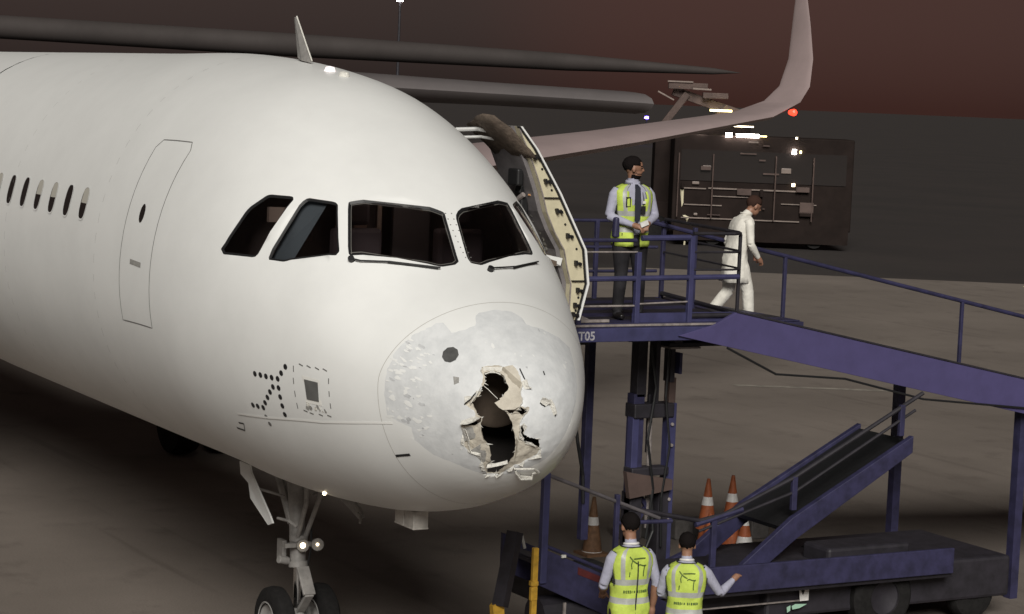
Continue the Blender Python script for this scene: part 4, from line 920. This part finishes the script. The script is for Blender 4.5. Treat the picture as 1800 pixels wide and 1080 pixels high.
# ------------------------------------------------------------------ people
def V(*a): return Vector(a)
TORSO=[(.80,.150,.115,0),(.90,.168,.122,0),(.98,.158,.112,.005),(1.08,.152,.108,.01),(1.20,.172,.118,.01),(1.32,.190,.122,.005),(1.40,.185,.110,0),(1.445,.145,.088,0),(1.475,.085,.066,0),(1.50,.060,.058,.0)]
def ring(z,w_,dp,x0,n=20,lean=None,grow=0):
    r_=[]
    for k in range(n):
        a=2*PI*k/n; c=math.cos(a);s=math.sin(a)
        p=V(x0+(dp+grow)*abs(c)**.8*(1 if c>0 else -1),(w_+grow)*abs(s)**.8*(1 if s>0 else -1),z)
        r_.append(lean(p) if lean else p)
    return r_
def loft(mb,rings,mi=0,cap=True):
    n=len(rings[0]); vs=[v for r_ in rings for v in r_]; m=len(rings)
    fs=[(i*n+k,i*n+(k+1)%n,(i+1)*n+(k+1)%n,(i+1)*n+k) for i in range(m-1) for k in range(n)]
    if cap: fs+=[tuple(range(n))[::-1],tuple((m-1)*n+k for k in range(n))]
    mb.add(vs,fs,mi)
def ell(mb,c,r_,n=14,rot=None):
    vs=[];fs=[]
    for i in range(n+1):
        ph=PI*i/n
        for k in range(n*2):
            a=PI*k/n; v=Vector((r_[0]*math.sin(ph)*math.cos(a),r_[1]*math.sin(ph)*math.sin(a),r_[2]*math.cos(ph)))
            if rot: v=rot@v
            vs.append(v+Vector(c))
    m=2*n
    for i in range(n):
        for k in range(m): fs.append((i*m+k,i*m+(k+1)%m,(i+1)*m+(k+1)%m,(i+1)*m+k))
    mb.add(vs,fs)
def hand(mb,segs,w,elb,side,curl=.5,s=1):
    """palm and five fingers in line with the forearm"""
    d=(w-elb).normalized(); up=V(0,0,1); lat=d.cross(up)
    if lat.length<.2: lat=V(0,1,0)
    lat.normalize(); nrm=lat.cross(d).normalized()
    palm=w+d*.045
    mb.tube([w,w+d*.03,w+d*.085],[.026,.036,.034],10); segs.append((w,w+d*.09,.04,'skin'))
    for i,(o,L) in enumerate([(-.030,.062),(-.010,.072),(.010,.068),(.029,.052)]):
        b=w+d*.078+lat*o; m1=b+d*(L*.5)-nrm*(.012*curl); e=m1+d*(L*.42*(1-curl*.5))-nrm*(.045*curl)
        mb.tube([b-d*.02,b,m1,e],[.0105,.0105,.0095,.008],8); segs.append((b,e,.012,'skin'))
    tb=w+d*.03+lat*(.030*side); te=tb+d*.045+lat*(.028*side)-nrm*.02
    mb.tube([tb-d*.01,tb,te,te+d*.02],[.013,.013,.011,.009],8); segs.append((tb,te,.014,'skin'))
def person(name_label,loc,rz,J,lean=None,colors=None,height=1.0,group=None,hair=True,headrot=0,headtilt=0,vest=None,collar=True,extra=None,beard=False,bald=False,sleeve='long',cat='person'):
    root=empty('person',loc,rz,label=name_label,cat=cat)
    root.scale=(height,)*3
    if group: root['group']=group
    cl=dict(shirt='shirt',trous='trous',shoe='shoe',skin='skin',hair='hair'); cl.update(colors or {})
    mb=MB(); segs=[]
    L=lean or (lambda p:p)
    loft(mb,[ring(z,w_,dp,x0,lean=L) for z,w_,dp,x0 in TORSO])
    segs.append((L(V(0,0,1.0)),L(V(0,0,1.38)),.17,'shirt')); segs.append((L(V(0,-.14,1.40)),L(V(0,.14,1.40)),.08,'shirt'))
    segs.append((L(V(0,0,.84)),L(V(0,0,.92)),.15,'trous'))
    # neck and head
    nb=L(V(0,0,1.46)); hc=J['head']
    hr=Matrix.Rotation(headrot,3,'Z')@Matrix.Rotation(headtilt,3,'Y')
    mb.tube([nb,nb.lerp(hc,.45),hc+hr@V(-.01,0,-.03)],[.062,.055,.055],12); segs.append((nb.lerp(hc,.3),hc+hr@V(-.01,0,-.04),.055,'skin'))
    ell(mb,hc+hr@V(-.012,0,.035),(.098,.078,.095),12,hr); ell(mb,hc+hr@V(.028,0,-.045),(.062,.055,.062),10,hr)
    mb.tube([hc+hr@V(.075,0,.035),hc+hr@V(.100,0,-.005),hc+hr@V(.083,0,-.014)],[.010,.015,.010],8)
    mb.tube([hc+hr@V(.070,0,-.046),hc+hr@V(.085,0,-.048)],[.022,.012],8); mb.tube([hc+hr@V(.06,0,-.085),hc+hr@V(.078,0,-.088)],[.022,.014],8)
    for s_ in(1,-1): ell(mb,hc+hr@V(-.008,.080*s_,-.005),(.020,.012,.032),6,hr)
    segs.append((hc+hr@V(0,0,.03),hc+hr@V(.03,0,-.05),.075,'skin'))
    # limbs
    for s_,k in((1,'l'),(-1,'r')):
        sh=L(V(0,.185*s_,1.395)); e=J['elb'+k]; w_=J['wr'+k]
        mb.tube([sh+V(0,-.03*s_,.01),sh.lerp(e,.15),sh.lerp(e,.6),e],[.062,.062,.052,.046],12); mb.tube([e-(w_-e)*.02,e.lerp(w_,.3),w_],[.046,.047,.032 if sleeve=='long' else .026],12)
        segs.append((sh,e,.055,'shirt')); segs.append((e,e.lerp(w_,.93),.045,'shirt' if sleeve=='long' else 'skin'))
        hand(mb,segs,w_,e,s_,J.get('curl',.5))
        hp=V(0,.092*s_,.90); kn=J['kn'+k]; an=J['an'+k]; toe=J['toe'+k]; tw=J.get('tw',1)
        mb.tube([hp,hp.lerp(kn,.3),hp.lerp(kn,.75),kn],[.105,.098*tw,.078*tw,.068*tw],14); mb.tube([kn,kn.lerp(an,.35),an+V(0,0,.0)],[.068*tw,.066*tw,.056*tw],14)
        segs.append((hp,kn,.085,'trous')); segs.append((kn,an,.062,'trous'))
        fd=(toe-an); fd.z=0; fd.normalize(); b0=an+V(0,0,-.055)
        mb.tube([b0-fd*.055,b0+fd*.0,b0+fd*.12,b0+fd*.185],[.036,.042,.040,.026],10); mb.tube([an+V(0,0,.02),b0],[.045,.045],10); segs.append((b0-fd*.06,b0+fd*.19,.038,'shoe'))
    me=mb.build('tmp','skin'); 
    rm=me.modifiers.new('r','REMESH'); rm.mode='VOXEL'; rm.voxel_size=.0105; rm.use_smooth_shade=True
    smo=me.modifiers.new('s','SMOOTH'); smo.iterations=3; smo.factor=.5
    bpy.context.view_layer.update(); dg=bpy.context.evaluated_depsgraph_get(); m2=bpy.data.meshes.new_from_object(me.evaluated_get(dg)); bpy.data.objects.remove(me)
    m2.name='body'; m2.materials.clear(); keys=['skin','shirt','trous','shoe','black','hair']
    for k in keys:
        c_=cl.get(k,k); m2.materials.append(M[c_] if isinstance(c_,str) else c_)
    nf=len(m2.polygons); ce=np.empty(nf*3); m2.polygons.foreach_get('center',ce); ce=ce.reshape(-1,3)
    best=np.full(nf,9.); idx=np.zeros(nf,int)
    for a,b,r_,lab in segs:
        a=np.array(a);b=np.array(b);ab=b-a; t=np.clip(((ce-a)@ab)/(ab@ab),0,1); dd=np.linalg.norm(ce-a-t[:,None]*ab,axis=1)-r_
        m_=dd<best; best[m_]=dd[m_]; idx[m_]=keys.index(lab)
    # eyes, brows and mouth as flat colour on the face
    H=np.array(hr.inverted()); loc_=(ce-np.array(hc))@H.T
    for s_ in(1,-1):
        e_=(np.abs(loc_[:,1]-.030*s_)<.013)&(np.abs(loc_[:,2]-.022)<.006)&(loc_[:,0]>.05); idx[e_]=4
        e_=(np.abs(loc_[:,1]-.031*s_)<.019)&(np.abs(loc_[:,2]-.043)<.005)&(loc_[:,0]>.05); idx[e_]=5
    if beard: e_=(loc_[:,2]<-.035)&(loc_[:,2]>-.115)&(loc_[:,0]>-.02)&(np.abs(loc_[:,2]+.052)>.006)&(np.linalg.norm(loc_,axis=1)<.13)&(idx==0); idx[e_]=5
    m2.polygons.foreach_set('material_index',idx.astype(np.int32)); m2.polygons.foreach_set('use_smooth',np.ones(nf,bool))
    o=bpy.data.objects.new('body',m2); C.objects.link(o); o.parent=root
    if not bald:
        mb=MB(); ell(mb,hc+hr@V(-.022,0,.048),(.104,.086,.094),12,hr)
        h=mb.build('hair',cl['hair'],root,smooth=True); bm=bmesh.new(); bm.from_mesh(h.data); Hi=hr.inverted()
        kill=[v for v in bm.verts if ((Hi@(v.co-hc)).x>.052 and (Hi@(v.co-hc)).z<.085) or ((Hi@(v.co-hc)).x>.0 and (Hi@(v.co-hc)).z<.03) or (Hi@(v.co-hc)).z<-.075+.35*max(0,(Hi@(v.co-hc)).x+.06)]
        bmesh.ops.delete(bm,geom=kill,context='VERTS')
        rn=random.Random(4)
        for v in bm.verts: v.co+=v.normal*rn.uniform(-.003,.005)
        bm.to_mesh(h.data); bm.free(); sd=h.modifiers.new('t','SOLIDIFY'); sd.thickness=.012
    if collar:
        mb=MB(); pts_=[]
        for k in range(15):
            a=.45+ (2*PI-.9)*k/14; pts_.append(L(V(.062*math.cos(a)+.004,.066*math.sin(a),1.488+.018*(1-math.cos(a))*.5)))
        mb.tube(pts_,.013,6); mb.build('shirt_collar',cl.get('collar',cl['shirt']),root,smooth=True)
    if vest: vest_(root,L,vest)
    if extra: extra(root,L,hr,hc)
    return root
VZ=[.80,.84,.90,.955,.96,1.005,1.01,1.08,1.13,1.135,1.18,1.185,1.25,1.32,1.37,1.40,1.425,1.445,1.462,1.475]
def tor(z):
    zz=[t[0] for t in TORSO]; return [float(np.interp(z,zz,[t[k] for t in TORSO])) for k in(1,2,3)]
def vest_(root,L,kind):
    n=48; rings=[]; rn=random.Random(hash(kind)%7 if False else 3)
    for z in VZ:
        w_,dp,x0=tor(z); g=.024 if z<1.38 else .018; flare=.012*max(0,(1.0-z)/.2)
        r_=ring(z,w_,dp,x0,n,None,g+flare)
        for k in range(n):
            a=2*PI*k/n; r_[k]+=Vector((math.cos(a),math.sin(a),0))*(.004*math.sin(5*a+z*19)+.003*math.sin(9*a-z*31))
            r_[k]=L(r_[k])
        rings.append(r_)
    mb=MB(); vs=[v for r_ in rings for v in r_]; fs=[];mi=[]
    for i in range(len(VZ)-1):
        z=(VZ[i]+VZ[i+1])/2
        for k in range(n):
            a=(k+.5)*2*PI/n; a=(a+PI)%(2*PI)-PI; y=math.sin(a); fr=math.cos(a)
            if kind=='front' and abs(a)<(.13 if z<1.2 else .13+(z-1.2)*1.6): continue
            if z>1.13 and z<1.43 and abs(abs(a)-PI/2)<.20: continue      # arm holes
            m=0
            if .955<z<1.01 or 1.13<z<1.185: m=1
            if z>1.135 and .50<abs(y)<.72: m=1
            if z>1.13 and .94>abs(y)>.90: m=0
            if z<.806: m=2
            fs.append((i*n+k,i*n+(k+1)%n,(i+1)*n+(k+1)%n,(i+1)*n+k)); mi.append(m)
    b=len(mb.v); mb.v+=vs; mb.f+=fs; mb.m+=mi
    ob=mb.build('hi_vis_vest',['hivis','tape','edge'],root,smooth=True); sd=ob.modifiers.new('t','SOLIDIFY'); sd.thickness=.006; sd.material_offset_rim=0
    ob.data.materials.append(M['edge']); 
    def vp(a,z,off=.030):
        w_,dp,x0=tor(z); c=math.cos(a);s=math.sin(a); g=off
        return L(V(x0+(dp+g)*abs(c)**.8*(1 if c>0 else -1),(w_+g)*abs(s)**.8*(1 if s>0 else -1),z))
    # black bindings: hem, neck and arm holes
    for s_ in(1,-1):
        mb=MB(); pts_=[vp(s_*(PI/2+.22),z,.026) for z in np.linspace(1.12,1.43,9)]+[vp(s_*(PI/2-.22),z,.026) for z in np.linspace(1.43,1.12,9)]
        mb.tube(pts_,.006,5); mb.build('arm_binding','edge',root)
    mb=MB(); mb.tube([vp(a,1.476,.016) for a in np.linspace(.5,2*PI-.5,20)],.007,5); mb.build('neck_binding','edge',root)
    if kind=='back':
        def stroke(p,wd=.010,nm='vest_print'):
            mb=MB(); q=[vp(PI+y/.19,z,.0315) for y,z in p]; vs=[];
            for i,a in enumerate(q):
                t=(q[min(i+1,len(q)-1)]-q[max(i-1,0)]); nrm=V(-1,0,0); s_=t.cross(nrm)
                s_=s_.normalized() if s_.length>1e-6 else V(0,0,1); vs+=[a+s_*wd/2,a-s_*wd/2]
            mb.add(vs,[(2*i,2*i+1,2*i+3,2*i+2) for i in range(len(q)-1)]); mb.build(nm,mat_print,root)
        # seen from behind: larger y is on the left of the back
        for p in [[(.055,1.385),(.02,1.388),(-.025,1.383)],[(.0,1.335),(-.03,1.365),(-.06,1.405)],[(-.035,1.37),(-.045,1.33),(-.04,1.29)],[(.06,1.32),(.03,1.318),(.005,1.33)],[(.045,1.315),(.042,1.27),(.045,1.215)],[(.005,1.33),(.0,1.315)],[(-.055,1.26),(-.06,1.215)]]:
            stroke([Vector(p[0]).lerp(Vector(p[1]),t)[:] for t in(0,.5,1)]+([Vector(p[1]).lerp(Vector(p[-1]),t)[:] for t in(.5,1)] if len(p)>2 else []))
        rn=random.Random(9); y=.11
        while y>-.12:
            w_=rn.uniform(.008,.016); h_=rn.uniform(.018,.030)
            stroke([(y,1.072+h_*.5),(y-.001,1.072-h_*.5)],w_,'vest_lettering'); y-=w_+.006
mat_print=mat('dark_green_print',(.09,.15,.03),.7,noise=.4,nscale=30)
mb0=None
def stand(dx=0): return dict(knl=V(.02,.11,.50),anl=V(-.01,.13,.095),toel=V(.2,.17,.03),knr=V(.03,-.10,.50),anr=V(0,-.11,.095),toer=V(.2,-.14,.03))
VIEW=math.atan2(-.49,.87)      # the way the camera looks, seen from above
# man on the platform
J=stand(); J.update(head=V(.02,.0,1.635),elbl=V(.0,.27,1.13),wrl=V(.20,.09,1.06),elbr=V(.02,-.26,1.12),wrr=V(.21,-.08,1.04),curl=.9)
def ex1(root,L,hr,hc):
    mb=MB(); mb.add([V(.128,.028,1.44),V(.128,-.028,1.44),V(.142,-.034,1.30),V(.138,-.038,1.12),V(.136,0,1.04),V(.138,.038,1.12),V(.142,.034,1.30),V(.088,.014,1.475),V(.088,-.014,1.475)],[(0,1,2,6),(6,2,3,5),(5,3,4),(7,8,1,0)])
    o=mb.build('tie','tie',root); s_=o.modifiers.new('t','SOLIDIFY'); s_.thickness=.008
    mb=MB(); mb.tube([V(.06,.07,1.47),V(.145,.06,1.32),V(.160,.05,1.23)],.004,5); mb.box(V(.165,.05,1.20),(.012,.045,.09)); mb.build('badge_lanyard','black',root)
    mb=MB(); mb.box(V(.165,.055,1.285),(.014,.03,.03)); mb.build('badge','reflect',root)
    mb=MB()
    for a,b in (((-.06,1.33),(-.06,1.24)),((-.10,1.33),(-.10,1.24))): mb.box(V(.150-.25*abs(a[0]) if False else .142,a[0]-.03,(a[1]+b[1])/2),(.012,.008,.10))
    for z in (1.335,1.235): mb.box(V(.142,-.11,z),(.012,.048,.008))
    mb.build('pocket_outline','edge',root)
    mb=MB(); mb.box(V(.0,0,.93),(.235,.31,.03)); mb.build('belt','black',root)
    mb=MB(); mb.box(V(.285,.0,1.06),(.03,.09,.05),Matrix.Rotation(.4,3,'X')); mb.build('held_folder','reflect',root)
    mb=MB(); mb.prism([V(.10,-.20,.90),V(.10,-.27,.90),V(.10,-.26,1.12),V(.10,-.21,1.12)],(.07,0,0)); mb.build('held_jacket','blued',root,bevel=.02)
mp=person('bearded man on the platform in hi-vis vest, blue shirt and tie, looking right',(4.86,-3.86,DZ+.012),VIEW+PI+.45,J,vest='front',height=1.03,headrot=1.2,headtilt=.12,extra=ex1,beard=True); mp.scale=(1.08,1.13,1.035)
# man in white, walking right, head bowed
def lean2(p):
    t=max(0,p.z-.95); return V(p.x+.16*t+.10*t*t,p.y,p.z-.05*t)
J=dict(head=V(.235,0,1.56),elbl=V(-.02,.22,1.10),wrl=V(.10,.20,.88),elbr=V(.10,-.24,1.10),wrr=V(.24,-.18,.93),knl=V(-.02,.10,.48),anl=V(-.30,.10,.16),toel=V(-.1,.11,.03),knr=V(.16,-.09,.50),anr=V(.20,-.09,.095),toer=V(.4,-.10,.03),tw=1.15,curl=.5)
def ex2(root,L,hr,hc):
    mb=MB(); rs=[]
    for z,w_,dp,x0 in [(.60,.205,.165,.0),(.68,.20,.158,.0),(.80,.19,.145,0),(.90,.185,.14,0),(1.0,.172,.128,.0),(1.15,.178,.130,.01),(1.30,.20,.134,.0),(1.38,.205,.125,0),(1.43,.165,.10,0),(1.465,.10,.075,0),(1.485,.07,.066,0)]:
        r_=ring(z,w_,dp,x0,36,None,0)
        for k in range(36):
            a=2*PI*k/36; r_[k]+=Vector((math.cos(a),math.sin(a),0))*(.010*math.sin(4*a+z*9)+.006*math.sin(9*a-z*14))*(1.3 if z<1 else .7); r_[k]=L(r_[k])
        rs.append(r_)
    loft(mb,rs,cap=False); o=mb.build('long_tunic','white_cloth',root,smooth=True); s_=o.modifiers.new('t','SOLIDIFY'); s_.thickness=.006
    mb=MB(); mb.box(V(.22,-.14,.95),(.05,.04,.14)); mb.build('held_bag',mat('brown_bag',(.22,.10,.07),.6),root,bevel=.01)
person('short-haired man in loose white tunic and trousers walking right along the ramp',(6.45,-6.42,rz_(-6.42,-.185)),VIEW-PI/2+.35,J,lean=lean2,height=.98,headtilt=.45,collar=True,extra=ex2,colors=dict(hair=mat('dark_brown_hair',(.045,.024,.018),.9,spec=.1),shirt='white_cloth',trous='white_cloth',shoe='white_cloth'))
# two men on the ground with their backs to the camera
J=stand(); J.update(head=V(.05,.0,1.64),elbl=V(.03,.26,1.12),wrl=V(.22,.16,1.0),elbr=V(-.03,-.27,1.13),wrr=V(.03,-.27,.88),curl=.4)
def ex3(root,L,hr,hc):
    mb=MB(); mb.tube([V(-.150,.005+.006*math.sin(z*9),z) for z in np.linspace(.80,1.36,9)],.006,5); mb.build('centre_binding','edge',root)
person('taller man seen from behind, hi-vis vest with black centre seam, near the step handrail',(2.20,-2.36,0),VIEW+.45,J,vest='back',height=1.085,headtilt=.2,extra=ex3,sleeve='short',colors=dict(collar='reflect'))
J=stand(); J.update(head=V(.05,.0,1.63),elbl=V(.06,.25,1.14),wrl=V(.26,.10,1.04),elbr=V(.06,-.36,1.15),wrr=V(.20,-.50,1.26),curl=.7)
person('shorter man seen from behind in hi-vis vest, his right forearm raised',(1.92,-2.85,0),VIEW+.02,J,vest='back',height=.99,headtilt=.25,colors=dict(collar='reflect'))

# ------------------------------------------------------------------ background
# grey wing of another parked aircraft
def taper(name,pts,m,th_,label,cat,parts=None):
    pass
fa=empty('parked_airliner',(60,-14,0),label='dim grey airliner parked far behind, long wing reaching right above the doorway',cat='airliner')
F0=Vector((60,-14,0))
mb=MB(); n=12; secs=[]
for (x,y,z,c_,t_) in [(55.0,-16,6.15,5.5,1.3),(51.5,-22.5,6.15,3.6,.95),(49.2,-27,6.05,2.8,.78),(47.2,-30.9,5.95,2.4,.74),(47.0,-31.2,5.93,2.3,.72)]:
    secs.append([Vector((x+c_*(.5-.5*math.cos(2*PI*k/n)),y,z+t_*.5*math.sin(2*PI*k/n)))-F0 for k in range(n)])
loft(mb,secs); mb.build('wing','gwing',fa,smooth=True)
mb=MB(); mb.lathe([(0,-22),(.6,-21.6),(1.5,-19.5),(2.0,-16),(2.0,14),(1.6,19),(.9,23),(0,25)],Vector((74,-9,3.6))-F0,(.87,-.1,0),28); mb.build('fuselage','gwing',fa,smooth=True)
# very dim second aircraft body further out
fb_=empty('distant_airliner',(80,-38,0),label='barely lit dark airliner body lying along the skyline behind everything',cat='airliner')
G0=Vector((80,-38,0)); a_=Vector((104,12,9.0)); b_=Vector((74.6,-54,7.55)); ax=(b_-a_); Ln=ax.length
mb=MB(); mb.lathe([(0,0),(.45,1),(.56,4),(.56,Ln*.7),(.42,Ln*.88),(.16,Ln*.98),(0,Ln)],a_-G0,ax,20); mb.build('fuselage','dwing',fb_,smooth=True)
mb=MB(); mb.box(Vector((95.3,-8,4.0))-G0,(.7,.7,7.8)); mb.build('main_gear','dwing',fb_)
# ground power / service truck half hidden behind the wing
tr=empty('service_truck',(65.6,-45.5,0),label='brownish service vehicle with a lit yellow strip lamp, showing above the wing',cat='service truck'); T0=Vector((63,-44,0))
tr.rotation_euler=(0,0,0)
def tb(name,m,fn,par,bev=0): mb=MB(); fn(mb); return mb.build(name,m,par,bevel=bev)
RT_=Matrix.Rotation(-1.04,3,'Z')
def tw(u,v,z): # u to the right in the picture, v away from the camera
    return V(-.49*u+.87*v,-.87*u-.49*v,z)
RV=Matrix.Rotation(math.atan2(-.87,-.49),3,'Z')
tb('chassis','truck',lambda b:b.box(tw(0,0,1.2),(5.2,2.2,1.0),RV),tr,.05)
tb('cab','truck',lambda b:b.prism([tw(-1.9,-1,1.6),tw(-1.9,-1,4.9),tw(-1.3,-1,5.2),tw(-.2,-1,5.1),tw(-.1,-1,1.6)],(.87*2,-.49*2,0)),tr,.03)
tb('boom','brown',lambda b:[b.beam(tw(-1.2,-.6,6.5),tw(1.7,-.6,5.6),.5,.4),b.box(tw(-.6,-1.1,6.72),(1.7,.3,.28),RV),b.box(tw(.6,-1.1,6.35),(1.1,.3,.25),RV)] and None,tr,.02)
tb('boom_edge','trk2',lambda b:[b.beam(tw(-1.5,-1.3,6.9),tw(-.4,-1.3,6.9),.06,.06),b.beam(tw(-.4,-1.3,6.62),tw(.4,-1.3,6.6),.06,.07),b.beam(tw(-1.9,-1.3,6.45),tw(-1.2,-1.3,6.1),.06,.06)] and None,tr)
tb('tank','truck',lambda b:b.box(tw(.9,0,3.4),(2.6,2.0,3.2),RV),tr,.05); tb('lift_arm','brown',lambda b:b.beam(tw(-1.6,-.9,5.0),tw(-.6,-.9,6.4),.25,.3),tr,.02); tb('lift_arm','brown',lambda b:b.beam(tw(.2,-.9,5.0),tw(1.2,-.9,5.9),.25,.25),tr,.02)
tb('strip_lamp','lampy',lambda b:b.box(tw(.85,-1.35,5.72),(.95,.08,.09),RV),tr)
for u in(-1.7,1.7):
    mb=MB(); mb.lathe([(0,-.2),(.5,-.2),(.55,0),(.5,.2),(0,.2)],tw(u,-1.1,.55),(.87,-.49,0),20); mb.build('wheel','tyre',tr)
# long dark vehicle with reflected lamps and bright trim lines
bus=empty('dark_bus',(61.2,-45.74,0),label='long dark vehicle with bright lamps and pale trim lines, behind the man in white',cat='bus'); 
def bw(u,v,z): return tw(u-.9,v,z)
tb('body','truck',lambda b:b.box(bw(1.1,1.4,2.75),(7.6,2.6,3.9),RV),bus,.05)
tb('window_band','glassfar',lambda b:b.box(bw(1.1,.08,3.4),(7.0,.05,1.3),RV),bus)
for (u0,u1,z,w_) in [(-2.3,-1.3,2.42,.05),(-1.2,2.9,2.45,.06),(-2.2,-.6,1.73,.045),(-2.3,2.7,1.17,.05),(1.9,3.4,1.9,.04),(-1.0,1.0,2.12,.04)]:
    tb('trim_line','trk2',lambda b:b.box(bw((u0+u1)/2,.04,z),(u1-u0,.05,w_),RV),bus)
tb('lower_panel','truck',lambda b:b.box(bw(1.1,.05,.62),(7.4,.06,.75),RV),bus)
for (u,z,w_,h_,m) in [(.35,4.72,.95,.14,'lampx'),(-.45,4.72,.26,.18,'lampx'),(.9,4.72,.5,.05,'lampy'),(-1.6,4.85,.12,.12,'lampx'),(.15,5.10,.85,.05,'lampw'),(2.35,4.12,.16,.20,'lampx'),(2.62,4.12,.07,.12,'lampy'),(2.38,2.72,.13,.13,'lampw'),(2.42,4.7,.08,.08,'lampw')]:
    tb('lamp','lampx' if m=='lampx' else m,lambda b:b.box(bw(u,-.02 if z<4.68 else .0,z),(w_,.07,h_),RV),bus)
for (u,z,w_,h_) in [(-1.3,3.35,.35,.10),(2.05,3.30,.42,.22),(-1.75,2.65,.30,.12),(-1.7,1.33,.16,.1)]:
    tb('reflector','trk2',lambda b:b.box(bw(u,-.0,z),(w_,.05,h_),RV),bus,.02)
for u in(-.9,3.4):
    mb=MB(); mb.lathe([(0,-.15),(.40,-.2),(.46,0),(.40,.2),(0,.2)],bw(u,.35,.46),(.87,-.49,0),20); mb.build('wheel','tyre',bus)
rn=random.Random(17)
for i in range(14):
    u=rn.uniform(-2.4,3.0); z=rn.uniform(1.3,4.6); l_=rn.uniform(.08,.7)
    if rn.random()<.5: tb('trim_line','trk2' if rn.random()<.4 else 'brown',lambda b:b.box(bw(u,-.03,z),(l_,.05,rn.uniform(.02,.07)),RV),bus)
    else: tb('locker','truck' if i%2 else 'brown',lambda b:b.box(bw(u,-.06,z),(l_,.12,rn.uniform(.12,.5)),RV),bus,.01)
for u in (-2.5,-1.05,1.6,3.2): tb('grab_bar','brown',lambda b:b.tube([bw(u,-.1,1.2),bw(u,-.1,3.9)],.03,6),bus)
mk=MB(); mk.tube([(62.9,-43.03,2.35),(62.93,-43.1,1.3),(62.7,-43.3,1.10)],.10,8); mk.tube([(62.75,-43.25,1.1),(62.8,-43.2,0)],.04,6); o=mk.build('marker_post','cream'); tagit(o,'small pale bent marker post left of the dark bus','marker post')
o=MB().lathe([(0,.35),(.22,.32),(.3,.1),(.2,0),(0,0)],(0,0,0),(0,0,1),12).build('taxiway_light','lampb'); o.location=(237.6,-152.7,3.5); 
st=MB().box((0,0,-1.8),(.15,.15,3.5)).build('stem','blued2',o); tagit(o,'tiny blue taxiway lamp glowing under the grey wing','taxiway light')
pl=empty('lamp_mast',(119.3,-57.2,0),label='distant lamp mast with one small white lamp at the top edge of the picture',cat='lamp mast')
tb('mast','blued2',lambda b:b.tube([V(0,0,0),V(0,0,12)],[.14,.08],8),pl); tb('lamp_head','lampx',lambda b:b.box(V(0,0,12.05),(.4,.28,.22)),pl)
print('objects',len(bpy.data.objects))
